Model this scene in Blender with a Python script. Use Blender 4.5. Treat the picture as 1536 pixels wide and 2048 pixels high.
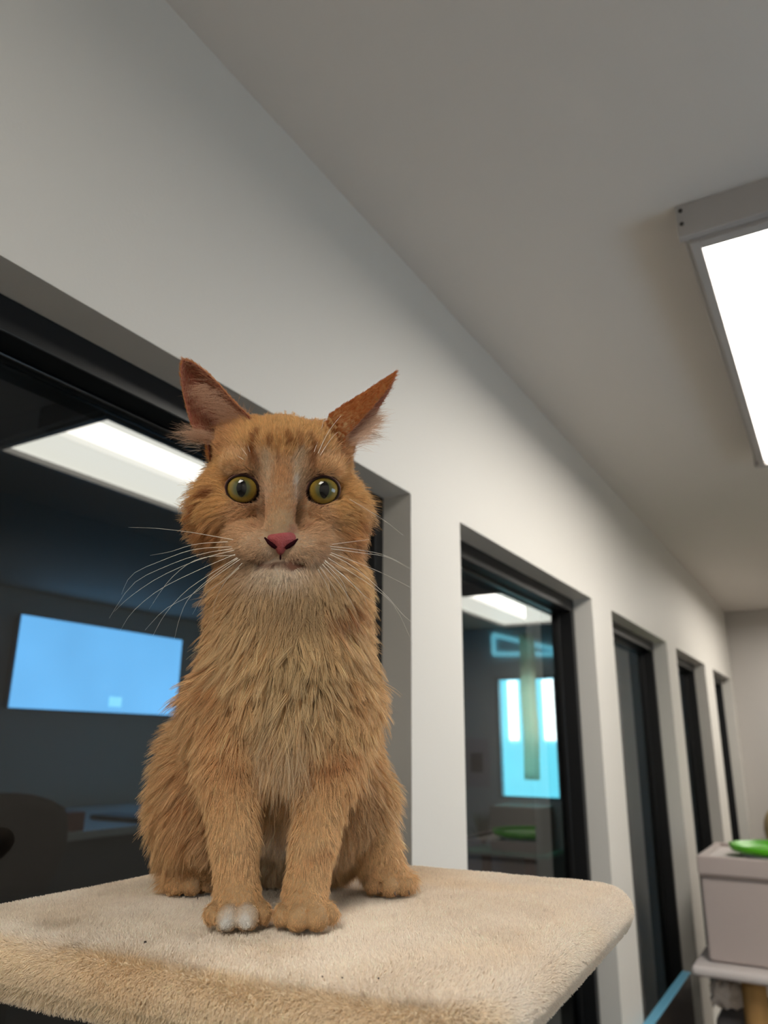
import bpy, bmesh, math, random
import numpy as np
from mathutils import Vector, Matrix, noise as mnoise

for o in list(bpy.data.objects): bpy.data.objects.remove(o)
SC = bpy.context.scene
COL = SC.collection
rng = np.random.default_rng(7)
random.seed(7)

# ------------------------------------------------------------------ camera, world, exposure
CAMZ = 1.62
cam = bpy.data.objects.new('camera', bpy.data.cameras.new('camera'))
COL.objects.link(cam); SC.camera = cam
cam.data.sensor_width = 36; cam.data.sensor_fit = 'AUTO'
cam.data.lens = 1525.72 / 2048 * 36
cam.data.clip_start = 0.02
pitch, yaw, roll = 0.29518, 0.529097, 0.00792
fw = Vector((-math.sin(yaw)*math.cos(pitch), math.cos(yaw)*math.cos(pitch), math.sin(pitch)))
rt = Vector((math.cos(yaw), math.sin(yaw), 0)); up = rt.cross(fw)
r1 = rt*math.cos(roll) + up*math.sin(roll); u1 = -rt*math.sin(roll) + up*math.cos(roll)
m = Matrix((r1, u1, -fw)).transposed().to_4x4(); m.translation = (0.6, 0, CAMZ)
cam.matrix_world = m
cam.data.dof.use_dof = True
cam.data.dof.focus_distance = 0.475
cam.data.dof.aperture_fstop = cam.data.lens / 1000 / 0.0030
SC.view_settings.view_transform = 'Standard'; SC.view_settings.look = 'None'
SC.view_settings.exposure = 0.0; SC.view_settings.gamma = 1.0; SC.view_settings.use_curve_mapping = False
try:
    SC.cycles.use_denoising = True
    SC.cycles.max_bounces = 8; SC.cycles.diffuse_bounces = 4; SC.cycles.glossy_bounces = 4
    SC.cycles.transmission_bounces = 6; SC.cycles.transparent_max_bounces = 12
    SC.cycles.sample_clamp_indirect = 6
    SC.cycles.caustics_reflective = False; SC.cycles.caustics_refractive = False
    SC.cycles_curves.shape = 'RIBBONS'
except Exception: pass
W = bpy.data.worlds.new('world'); SC.world = W; W.use_nodes = True
W.node_tree.nodes['Background'].inputs[0].default_value = (0.35, 0.6, 1, 1)
W.node_tree.nodes['Background'].inputs[1].default_value = 0.6
LAMP = 14.5          # radiance of the ceiling diffusers
DAY = 9.0           # radiance of the daylit panes

# ------------------------------------------------------------------ helpers
def lin(c):
    return tuple((x/255/12.92 if x/255 <= .04045 else ((x/255+.055)/1.055)**2.4) for x in c)
def mat(name, rgb, rough=.6, spec=.5, metal=0, emit=None, estr=0, coat=0, bump=None, bscale=60, sheen=0, vary=0, vscale=3):
    M = bpy.data.materials.new(name); M.use_nodes = True
    nt = M.node_tree; b = nt.nodes['Principled BSDF']
    b.inputs['Base Color'].default_value = (*lin(rgb), 1)
    b.inputs['Roughness'].default_value = rough; b.inputs['Metallic'].default_value = metal
    b.inputs['Specular IOR Level'].default_value = spec
    b.inputs['Coat Weight'].default_value = coat; b.inputs['Sheen Weight'].default_value = sheen
    if emit:
        b.inputs['Emission Color'].default_value = (*emit, 1); b.inputs['Emission Strength'].default_value = estr
    tc = nt.nodes.new('ShaderNodeTexCoord')
    if bump:
        n = nt.nodes.new('ShaderNodeTexNoise'); n.inputs['Scale'].default_value = bscale; n.inputs['Detail'].default_value = 6
        bp = nt.nodes.new('ShaderNodeBump'); bp.inputs['Strength'].default_value = bump; bp.inputs['Distance'].default_value = .003
        nt.links.new(tc.outputs['Object'], n.inputs['Vector'])
        nt.links.new(n.outputs['Fac'], bp.inputs['Height']); nt.links.new(bp.outputs['Normal'], b.inputs['Normal'])
    if vary:
        n = nt.nodes.new('ShaderNodeTexNoise'); n.inputs['Scale'].default_value = vscale; n.inputs['Detail'].default_value = 5
        mx = nt.nodes.new('ShaderNodeMix'); mx.data_type = 'RGBA'
        nt.links.new(tc.outputs['Object'], n.inputs['Vector']); nt.links.new(n.outputs['Fac'], mx.inputs['Factor'])
        c = np.array(lin(rgb)); mx.inputs['A'].default_value = (*(c*(1-vary)), 1); mx.inputs['B'].default_value = (*np.minimum(c*(1+vary), 1), 1)
        nt.links.new(mx.outputs['Result'], b.inputs['Base Color'])
    return M
def box(bm, x0, y0, z0, x1, y1, z1):
    vs = [bm.verts.new(p) for p in ((x0,y0,z0),(x1,y0,z0),(x1,y1,z0),(x0,y1,z0),(x0,y0,z1),(x1,y0,z1),(x1,y1,z1),(x0,y1,z1))]
    for f in ((0,3,2,1),(4,5,6,7),(0,1,5,4),(1,2,6,5),(2,3,7,6),(3,0,4,7)): bm.faces.new([vs[i] for i in f])
def obj(name, bm, material, parent=None, bevel=0, smooth=False, loc=None):
    me = bpy.data.meshes.new(name); bm.normal_update(); bm.to_mesh(me); bm.free()
    if material: me.materials.append(material)
    o = bpy.data.objects.new(name, me); COL.objects.link(o)
    if smooth: me.polygons.foreach_set('use_smooth', [True]*len(me.polygons))
    if bevel:
        md = o.modifiers.new('bevel', 'BEVEL'); md.width = bevel; md.segments = 3; md.limit_method = 'ANGLE'
        me.polygons.foreach_set('use_smooth', [True]*len(me.polygons))
        md2 = o.modifiers.new('wn', 'WEIGHTED_NORMAL')
    if parent: o.parent = parent
    if loc: o.location = loc
    return o
def boxes(name, bl, material, parent=None, bevel=0):
    bm = bmesh.new()
    for b in bl: box(bm, *b)
    return obj(name, bm, material, parent, bevel)
def lathe(bm, prof, cx, cy, n=32):
    rings = []
    for r, z in prof: rings.append([bm.verts.new((cx+r*math.cos(2*math.pi*i/n), cy+r*math.sin(2*math.pi*i/n), z)) for i in range(n)])
    for a, b in zip(rings[:-1], rings[1:]):
        for i in range(n): bm.faces.new((a[i], a[(i+1) % n], b[(i+1) % n], b[i]))
    bm.faces.new(rings[0][::-1]); bm.faces.new(rings[-1])
def rope_post(r, z0, z1, pitch=.008):    # rope wound round a post
    n = max(2, int((z1-z0)/pitch)); out_ = []
    for i in range(n):
        for f, k in ((0, -.0022), (.25, 0), (.5, .0006), (.75, 0)): out_.append((r+k, z0+(z1-z0)*(i+f)/n))
    return out_+[(r-.002, z1)]
def tube(bm, pts, rads, n=8):
    pts = [Vector(p) for p in pts]; rings = []
    ref = Vector((0, 0, 1)) if abs((pts[-1]-pts[0]).normalized().z) < .9 else Vector((1, 0, 0))
    for i, p in enumerate(pts):
        t = (pts[min(i+1, len(pts)-1)]-pts[max(i-1, 0)]).normalized(); a = t.cross(ref).normalized(); b = t.cross(a)
        rings.append([bm.verts.new(p+(a*math.cos(2*math.pi*k/n)+b*math.sin(2*math.pi*k/n))*rads[i]) for k in range(n)])
    for a, b in zip(rings[:-1], rings[1:]):
        for i in range(n): bm.faces.new((a[i], a[(i+1) % n], b[(i+1) % n], b[i]))
    bm.faces.new(rings[0][::-1]); bm.faces.new(rings[-1])
def struct(o): o['kind'] = 'structure'; return o
def tag(o, label, cat, group=None):
    o['label'] = label; o['category'] = cat
    if group: o['group'] = group
    return o
def empty(name, loc, rz=0):
    o = bpy.data.objects.new(name, None); COL.objects.link(o); o.location = loc; o.rotation_euler.z = rz; o.empty_display_size = .05
    return o

# ------------------------------------------------------------------ room
H0 = 2.496; YF = 5.62; YB = -2.2; XR = 1.75
WZ0, WZ1 = 0.55, 2.04
WINS = [(0.14, 1.119), (1.3225, 2.256), (2.484, 3.385), (3.60, 4.42), (4.71, 5.50)]
paint = mat('wall_paint', (210, 207, 201), .55, .3, bump=.08, bscale=220)
ceilp = mat('ceiling_paint', (218, 212, 206), .8, .2, bump=.06, bscale=160)
farp = mat('far_wall_paint', (188, 184, 180), .7, .2)
black = mat('black_frame', (14, 15, 17), .42, .4)
bl = [(-.12, YB, 0, 0, YF+.1, WZ0), (-.12, YB, WZ1, 0, YF+.1, H0+.1)]
ys = [YB] + [v for w in WINS for v in w] + [YF+.1]
for i in range(0, len(ys), 2): bl.append((-.12, ys[i], WZ0, 0, ys[i+1], WZ1))
struct(boxes('wall_left', bl, paint))
struct(boxes('ceiling', [(0, YB, H0, XR, YF, H0+.1)], ceilp))
floorm = mat('vinyl_floor', (118, 112, 104), .45, .4, vary=.15, vscale=8)
struct(boxes('floor', [(-3.8, YB, -.1, XR, YF, 0)], floorm))
BW = (.55, 1.45, 1.35, 1.85)         # daylight window on the right wall, outside the photo
struct(boxes('wall_right', [(XR, YB, 0, XR+.12, YF, BW[2]), (XR, YB, BW[3], XR+.12, YF, H0),
       (XR, YB, BW[2], XR+.12, BW[0], BW[3]), (XR, BW[1], BW[2], XR+.12, YF, BW[3])], paint))
struct(boxes('wall_far', [(-.0, YF, 0, XR+.12, YF+.12, H0+.1)], farp))
struct(boxes('wall_near', [(-.12, YB-.12, 0, XR+.12, YB, H0)], paint))
# neighbouring room behind the tinted glass
XN = -3.6
dark = mat('neighbour_wall_paint', (214, 222, 224), .8, .2)
struct(boxes('wall_neighbour_side', [(XN-.12, YB, 0, XN, YF, H0)], dark))
struct(boxes('wall_neighbour_near', [(XN, YB-.1, 0, -.12, YB, H0)], dark))
NF_ = (-1.69, -1.205, 1.24, 2.12)    # window in the neighbour far wall (x0,x1,z0,z1)
struct(boxes('wall_neighbour_far', [(XN, YF, 0, -.12, YF+.12, NF_[2]), (XN, YF, NF_[3], -.12, YF+.12, H0), (XN, YF, NF_[2], NF_[0], YF+.12, NF_[3]), (NF_[1], YF, NF_[2], -.12, YF+.12, NF_[3])], dark))
struct(boxes('ceiling_neighbour', [(XN, YB, H0, -.12, YF, H0+.1)], mat('neighbour_ceiling_paint', (150, 148, 142), .8, .2)))

# glass: thin pane, clear with true fresnel reflection
GL = bpy.data.materials.new('window_glass'); GL.use_nodes = True
nt = GL.node_tree; nt.nodes.clear()
out = nt.nodes.new('ShaderNodeOutputMaterial'); mix = nt.nodes.new('ShaderNodeMixShader')
tr = nt.nodes.new('ShaderNodeBsdfTransparent'); tr.inputs[0].default_value = (.053, .056, .055, 1)
gl = nt.nodes.new('ShaderNodeBsdfGlossy'); gl.inputs['Roughness'].default_value = 0.012
fr = nt.nodes.new('ShaderNodeFresnel'); fr.inputs[0].default_value = 1.55
nt.links.new(fr.outputs[0], mix.inputs[0]); nt.links.new(tr.outputs[0], mix.inputs[1]); nt.links.new(gl.outputs[0], mix.inputs[2])
nt.links.new(mix.outputs[0], out.inputs[0])
gasket = mat('gasket_rubber', (8, 9, 11), .3, .5)
for i, (a, b) in enumerate(WINS):
    t = .028; th_ = .038; x0, x1 = -.119, -.055
    fr_ = boxes('window_%d' % (i+1), [(x0, a, WZ1-th_, x1, b, WZ1), (x0, a, WZ0, x1, b, WZ0+t), (x0, a, WZ0+t, x1, a+t, WZ1-th_), (x0, b-t, WZ0+t, x1, b, WZ1-th_)], black, bevel=.002)
    struct(fr_)
    s = .005; g0, g1 = -.100, -.098; t2 = th_
    boxes('window_sash', [(g0-.012, a+t, WZ1-t2-s, g1+.006, b-t, WZ1-t2), (g0-.012, a+t, WZ0+t, g1+.006, b-t, WZ0+t+s),
          (g0-.012, a+t, WZ0+t+s, g1+.006, a+t+s, WZ1-t2-s), (g0-.012, b-t-s, WZ0+t+s, g1+.006, b-t, WZ1-t2-s)], gasket, fr_, bevel=.003)
    bm = bmesh.new()
    vs = [bm.verts.new(p) for p in ((-.104, a+t, WZ0+t), (-.104, b-t, WZ0+t), (-.104, b-t, WZ1-t2), (-.104, a+t, WZ1-t2))]
    bm.faces.new(vs); obj('glass_pane', bm, GL, fr_)
# daylit windows
def daymat(name, c, s):
    M = mat(name, (200, 220, 235), .3, .5, emit=c, estr=s)
    n = M.node_tree; tc = n.nodes.new('ShaderNodeTexCoord'); nz = n.nodes.new('ShaderNodeTexNoise'); nz.inputs['Scale'].default_value = 1.6
    mr = n.nodes.new('ShaderNodeMapRange'); mr.inputs['To Min'].default_value = s*.8; mr.inputs['To Max'].default_value = s*1.25
    n.links.new(tc.outputs['Object'], nz.inputs['Vector']); n.links.new(nz.outputs['Fac'], mr.inputs['Value'])
    n.links.new(mr.outputs['Result'], n.nodes['Principled BSDF'].inputs['Emission Strength']); return M
wframe = mat('window_vinyl', (150, 165, 172), .4)
def xwin(name, X, d, R_, pane, bar=.012):    # window set in a wall that faces the x axis
    y0, y1, z0, z1 = R_; a, b = sorted((X+d*.005, X+d*.115)); p, q = sorted((X+d*.09, X+d*.10))
    w = struct(boxes(name, [(a, y0, z0, b, y0+bar, z1), (a, y1-bar, z0, b, y1, z1), (a, y0+bar, z0, b, y1-bar, z0+bar), (a, y0+bar, z1-bar, b, y1-bar, z1)], wframe))
    boxes('window_pane', [(p, y0+bar, z0+bar, q, y1-bar, z1-bar)], pane, w); return w
xwin('window_6', XR, 1, BW, daymat('daylit_pane', (.50, .74, 1.0), 4.2))
t = empty('wall_screen', (XN, 3.47, 1.62))     # glowing box on the neighbour side wall
y0, y1, z0, z1 = -.655, .668, .182, .722
boxes('casing', [(.001, y0+.01, z0+.01, .03, y1-.01, z1-.01)], black, t)
boxes('surround', [(.03, y0, z0, .066, y1, z1)], mat('pale_blue_plastic', (120, 190, 225), .4), t)
boxes('lit_panel', [(.0662, y0+.002, z0+.002, .068, y1-.002, z1-.002)], daymat('glowing_blue_panel', (.16, .52, 1.0), 16.0), t)
boxes('painted_reflection', [(.0682, .06, z0+.04, .070, .16, z0+.10)], daymat('glowing_cyan_reflection', (.25, .72, 1.0), 18.0), t)  # reflection on the panel, drawn as a small glowing rectangle
tag(t, 'glowing plain blue wall screen seen through the near dark window', 'screen')
x0, x1, z0, z1 = NF_
w = boxes('window_7', [(x0, YF+.005, z0, x0+.03, YF+.115, z1), (x1-.02, YF+.005, z0, x1, YF+.115, z1), (x0+.03, YF+.005, z0, x1-.02, YF+.115, z0+.02), (x0+.03, YF+.005, z1-.02, x1-.02, YF+.115, z1)], wframe); struct(w)
boxes('window_pane', [(x0+.03, YF+.06, z0+.02, x1-.02, YF+.07, z1-.02)], daymat('daylit_cyan_pane', (.16, .78, 1.0), 19.0), w)
sunm = mat('sunlit_gap', (230, 240, 240), .4, emit=(.9, 1, 1), estr=48)
for xa, xb in ((-1.60, -1.53), (-1.325, -1.228)):
    boxes('sunlit_gap', [(xa, YF+.045, 1.655, xb, YF+.058, z1-.03)], sunm, w)
# tilted transom slits over it, daylight put in as their own glow
bm = bmesh.new()
for a_, b_ in (((-1.68, 2.295), (-1.68, 2.445)), ((-1.68, 2.295), (-1.20, 2.27)), ((-1.68, 2.445), (-1.20, 2.31))):
    tube(bm, [(a_[0], YF-.015, a_[1]), (b_[0], YF-.015, b_[1])], [.018, .018], 8)
obj('transom_slits', bm, mat('glowing_transom_slit', (110, 190, 215), .4, emit=(.25, .8, 1), estr=8), w)

# ------------------------------------------------------------------ ceiling lights
housing = mat('white_enamel_housing', (176, 172, 170), .45, .4)
diff = mat('lamp_diffuser', (245, 245, 240), .4, emit=(1.0, .94, .85), estr=LAMP)
diff2 = mat('lamp_diffuser_rear', (245, 245, 240), .4, emit=(1.0, .955, .86), estr=LAMP*1.0)  # diffuser of the light behind the camera, slightly different tint
screwm = mat('dark_screw', (60, 56, 52), .4, metal=.6)
def light(y, lab, x=.7275, m=None, grp='row of surface mounted ceiling lights'):
    t = empty('ceiling_light', (x, y, H0))
    def bx(n, bl, m_, bv=0): return boxes(n, bl, m_, t, bv)
    bx('housing', [(-.250, -.62, -.048, .250, .62, 0)], housing, .003)
    bx('end_plate', [(-.254, -.637, -.062, .254, -.62, 0)], housing, .002)
    bx('end_plate', [(-.254, .62, -.062, .254, .637, 0)], housing, .002)
    bx('rim', [(-.240, -.62, -.070, -.2225, .62, -.048), (.2225, -.62, -.070, .240, .62, -.048), (-.2225, -.62, -.070, .2225, -.597, -.048), (-.2225, .597, -.070, .2225, .62, -.048)], housing, .002)
    bx('diffuser', [(-.2225, -.597, -.052, .2225, .597, -.048)], m or diff)
    for zz in (-.012, -.038):
        for xx in (-.246, .246):
            bm = bmesh.new(); bmesh.ops.create_uvsphere(bm, u_segments=12, v_segments=8, radius=.0035)
            obj('screw', bm, screwm, t, smooth=True, loc=(xx, -.638, zz))
    tag(t, lab, 'light', grp)
light(1.822, 'white rectangular ceiling light panel with screwed end plate, upper right of photo')
light(4.55, 'second white ceiling light panel of this room, farther along beyond the photo edge')
light(-0.95, 'white ceiling light panel behind the camera over the near end', m=diff2)
light(1.822, 'glowing ceiling light panel seen through the near dark window, left of the cat', -1.18, None, 'ceiling lights of the room behind the glass')
light(4.55, 'glowing ceiling light panel seen small through the second dark window', -1.18, None, 'ceiling lights of the room behind the glass')

HEAD_CENTRE=[-6.7, 12.0, 273.3]
HEAD_AXES=[[0.9999, 0.0115, 0.0038], [-0.0, -0.3115, 0.9503], [0.0121, -0.9502, -0.3114]]
PRIMS=[
 ('E', [-7.0, 29.8, 289.7], [48.0, 43.0, 44.0], 8, 'h', 0, 0),
 ('E', [-35.9, 16.3, 310.5], [17.0, 16.0, 20.0], 10, 'h', 0, 0),
 ('E', [22.1, 16.9, 310.7], [17.0, 16.0, 20.0], 10, 'h', 0, 0),
 ('E', [-6.7, 0.8, 301.2], [36.0, 16.0, 26.0], 10, 'h', 0, 0),
 ('E', [-44.9, 27.0, 264.6], [24.0, 25.0, 27.0], 12, 'h', 0, 0),
 ('E', [-31.6, -5.3, 286.6], [15.0, 8.0, 14.0], 8, 'h', 0, 0),
 ('E', [-37.6, 4.0, 258.1], [14.0, 10.0, 12.0], 8, 'h', 0, 0),
 ('E', [-19.8, -11.0, 227.4], [15.0, 9.5, 11.0], 3.5, 'h', 0, 0),
 ('E', [-28.5, 2.1, 235.3], [14.0, 12.0, 14.0], 9, 'h', 0, 0),
 ('E', [31.1, 27.9, 264.9], [24.0, 25.0, 27.0], 12, 'h', 0, 0),
 ('E', [18.4, -4.7, 286.8], [15.0, 8.0, 14.0], 8, 'h', 0, 0),
 ('E', [24.4, 4.7, 258.3], [14.0, 10.0, 12.0], 8, 'h', 0, 0),
 ('E', [7.2, -10.7, 227.5], [15.0, 9.5, 11.0], 3.5, 'h', 0, 0),
 ('E', [15.5, 2.6, 235.5], [14.0, 12.0, 14.0], 9, 'h', 0, 0),
 ('C', [-6.5, -10.1, 282.9], 12, [-6.3, -16.6, 238.7], 8.5, 8, 0),
 ('C', [-6.3, -16.6, 238.7], 8.5, [-6.2, -18.3, 230.8], 6.5, 4, 0),
 ('E', [-6.3, -2.7, 212.2], [14.0, 8.0, 12.0], 3, 'h', 0, 0),
 ('E', [-7.0, 41.6, 247.2], [28.0, 15.0, 24.0], 12, 'h', 0, 0),
 ('C', [-4.3, 58.2, 273.7], 41, [4.5, 42.0, 202.0], 50, 16, 0),
 ('C', [4.5, 54.0, 206.0], 45, [5.1, 49.0, 156.4], 48, 20, 0),
 ('E', [5.3, 44.0, 142.1], [47.0, 52.0, 68.0], 20, 'b', 0, 0),
 ('E', [4.2, 100.0, 116.3], [45.0, 74.0, 76.0], 25, 'b', 0, 0),
 ('E', [6.3, 150.0, 59.4], [62.0, 58.0, 60.0], 25, 'b', 0, 0),
 ('C', [-31.1, 34.0, 125.9], 26, [-29.6, 18.0, 86.2], 18, 12, 0),
 ('C', [38.7, 34.0, 126.8], 26, [32.0, 18.0, 86.5], 18, 12, 0),
 ('C', [-30.8, 16.0, 86.3], 16.5, [-24.3, 6.0, 43.1], 12.4, 8, 0),
 ('C', [-24.3, 6.0, 43.1], 12.4, [-21.6, 4.0, 15.7], 12.6, 6, 0),
 ('C', [30.6, 16.0, 86.5], 16.5, [23.5, 4.0, 43.0], 12.6, 8, 0),
 ('C', [23.5, 4.0, 43.0], 12.6, [19.2, 0.0, 15.8], 12.8, 6, 0),
 ('E', [-45.0, 118.0, 66.9], [37.0, 60.0, 64.0], 18, 'b', 0, 0),
 ('E', [46.3, 118.0, 68.7], [29.0, 58.0, 60.0], 18, 'b', 0, 0),
 ('C', [62.4, 100.0, 62.6], 21, [70.1, 88.0, 27.8], 14, 12, 0),
 ('C', [72.7, 88.0, 27.8], 15, [78.8, 84.0, 13.4], 14, 8, 0),
 ('C', [-56.0, 112.0, 48.1], 24, [-55.5, 104.0, 15.3], 15, 12, 0),
 ('C', [-19.6, 5.5, 13.3], 11.399999999999999, [-19.6, -4.0, 10.9], 11.875, 5, 0),
 ('C', [-32.4, -2.1, 9.5], 4.521999999999999, [-33.7, -10.6, 7.2], 5.5328, 0.6, 0),
 ('C', [-24.7, -9.7, 9.5], 5.89475, [-25.2, -18.2, 7.2], 7.2124, 0.6, 0),
 ('C', [-14.5, -9.7, 9.5], 5.89475, [-14.0, -18.2, 7.2], 7.2124, 0.6, 0),
 ('C', [-6.8, -2.1, 9.5], 4.521999999999999, [-5.4, -10.6, 7.2], 5.5328, 0.6, 0),
 ('C', [18.8, -0.8, 13.0], 11.100000000000001, [19.3, -10.0, 10.6], 11.5625, 5, 0),
 ('C', [6.8, -8.8, 9.2], 4.403, [5.9, -17.2, 7.0], 5.3872, 0.6, 0),
 ('C', [14.6, -15.8, 9.2], 5.739625, [14.5, -24.1, 7.0], 7.0226, 0.6, 0),
 ('C', [24.5, -15.3, 9.2], 5.739625, [25.5, -23.6, 7.0], 7.0226, 0.6, 0),
 ('C', [31.6, -7.5, 9.2], 4.403, [33.4, -15.8, 7.0], 5.3872, 0.6, 0),
 ('C', [76.0, 102.3, 13.3], 11.399999999999999, [81.2, 88.0, 10.9], 11.875, 5, 0),
 ('C', [68.6, 85.4, 9.5], 4.521999999999999, [70.2, 76.9, 7.2], 5.5328, 0.6, 0),
 ('C', [78.4, 80.9, 9.5], 5.89475, [80.8, 72.7, 7.2], 7.2124, 0.6, 0),
 ('C', [87.9, 84.4, 9.5], 5.89475, [91.4, 76.5, 7.2], 7.2124, 0.6, 0),
 ('C', [92.6, 94.2, 9.5], 4.521999999999999, [96.8, 86.6, 7.2], 5.5328, 0.6, 0),
 ('C', [-53.3, 117.8, 12.6], 10.8, [-57.6, 104.0, 10.3], 11.25, 5, 0),
 ('C', [-68.6, 109.3, 9.0], 4.284, [-72.2, 101.9, 6.8], 5.2416, 0.6, 0),
 ('C', [-63.7, 100.3, 9.0], 5.5845, [-66.6, 92.7, 6.8], 6.8328, 0.6, 0),
 ('C', [-54.6, 97.4, 9.0], 5.5845, [-56.5, 89.5, 6.8], 6.8328, 0.6, 0),
 ('C', [-45.5, 102.1, 9.0], 4.284, [-46.6, 94.0, 6.8], 5.2416, 0.6, 0),
 ('C', [-12.5, 195.0, 15.0], 13, [4.5, 225.0, 13.0], 11.5, 8, 0),
 ('C', [4.5, 225.0, 15.0], 13, [26.4, 225.0, 13.0], 11.5, 8, 0),
]
CUTS=[
 ([-31.0, -18.2, 0.9], [-31.0, -17.8, 8.5], 1.0, 1.2),
 ([-31.0, -17.8, 8.5], [-30.4, -10.6, 16.6], 1.1, 1.2),
 ([-19.6, -25.4, 0.9], [-19.6, -24.9, 8.5], 1.0, 1.2),
 ([-19.6, -24.9, 8.5], [-19.6, -17.8, 16.6], 1.1, 1.2),
 ([-8.2, -18.2, 0.9], [-8.2, -17.8, 8.5], 1.0, 1.2),
 ([-8.2, -17.8, 8.5], [-8.8, -10.6, 16.6], 1.1, 1.2),
 ([8.9, -24.4, 0.9], [8.9, -24.0, 8.3], 1.0, 1.2),
 ([8.9, -24.0, 8.3], [9.1, -17.0, 16.2], 1.1, 1.2),
 ([20.3, -30.8, 0.9], [20.3, -30.3, 8.3], 1.0, 1.2),
 ([20.3, -30.3, 8.3], [20.0, -23.4, 16.2], 1.1, 1.2),
 ([31.1, -23.3, 0.9], [31.1, -22.8, 8.3], 1.0, 1.2),
 ([31.1, -22.8, 8.3], [30.2, -15.9, 16.2], 1.1, 1.2),
 ([75.4, 70.7, 0.9], [75.2, 71.2, 8.5], 1.0, 1.2),
 ([75.2, 71.2, 8.5], [73.3, 78.0, 16.6], 1.1, 1.2),
 ([88.6, 67.9, 0.9], [88.4, 68.4, 8.5], 1.0, 1.2),
 ([88.4, 68.4, 8.5], [85.9, 75.1, 16.6], 1.1, 1.2),
 ([96.8, 78.5, 0.9], [96.7, 79.0, 8.5], 1.0, 1.2),
 ([96.7, 79.0, 8.5], [93.7, 85.5, 16.6], 1.1, 1.2),
 ([-71.9, 94.3, 0.9], [-71.7, 94.7, 8.1], 1.0, 1.2),
 ([-71.7, 94.7, 8.1], [-69.2, 101.0, 15.8], 1.1, 1.2),
 ([-63.5, 84.7, 0.9], [-63.4, 85.1, 8.1], 1.0, 1.2),
 ([-63.4, 85.1, 8.1], [-61.4, 91.5, 15.8], 1.1, 1.2),
 ([-51.2, 87.9, 0.9], [-51.1, 88.3, 8.1], 1.0, 1.2),
 ([-51.1, 88.3, 8.1], [-49.6, 94.9, 15.8], 1.1, 1.2),
 ([-6.1, -23.4, 217.5], [-6.2, -19.1, 214.2], 1.3, 1.5),
 ([-6.1, -20.1, 213.9], [3.8, -15.8, 214.2], 1.7, 2.0),
 ([-6.1, -20.1, 213.9], [-16.2, -16.1, 214.1], 1.7, 2.0),
 ([3.8, -15.8, 214.2], [14.7, -5.1, 220.4], 1.5, 2.0),
 ([-16.2, -16.1, 214.1], [-27.3, -5.6, 220.2], 1.5, 2.0),
]
EARS=[
 {'near': [[-58.7, 12.0, 303.4], [-71.4, 9.5, 317.0], [-78.9, 4.4, 338.6], [-82.2, -0.2, 355.8], [-81.0, -2.1, 364.8]], 'mid': [[-51.1, 28.8, 329.6], [-60.7, 21.8, 344.0], [-71.5, 11.3, 356.4], [-78.2, 2.8, 362.8], [-81.0, -2.1, 364.8]], 'far': [[-28.3, -1.8, 321.0], [-42.3, -2.0, 333.9], [-57.3, -3.1, 349.5], [-71.5, -2.9, 361.2], [-81.0, -2.1, 364.8]], 'side': -1},
 {'near': [[34.1, -5.4, 308.9], [45.3, -5.4, 321.9], [56.7, -4.9, 336.9], [66.9, -4.3, 351.5], [72.8, -4.5, 365.2]], 'mid': [[23.3, 1.1, 327.2], [36.0, -0.1, 337.7], [49.6, -1.2, 347.8], [63.4, -2.3, 358.3], [72.8, -4.5, 365.2]], 'far': [[45.3, 24.9, 319.4], [57.4, 23.2, 331.7], [62.0, 15.2, 343.2], [69.3, 5.3, 354.6], [72.8, -4.5, 365.2]], 'side': 1},
]
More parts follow.
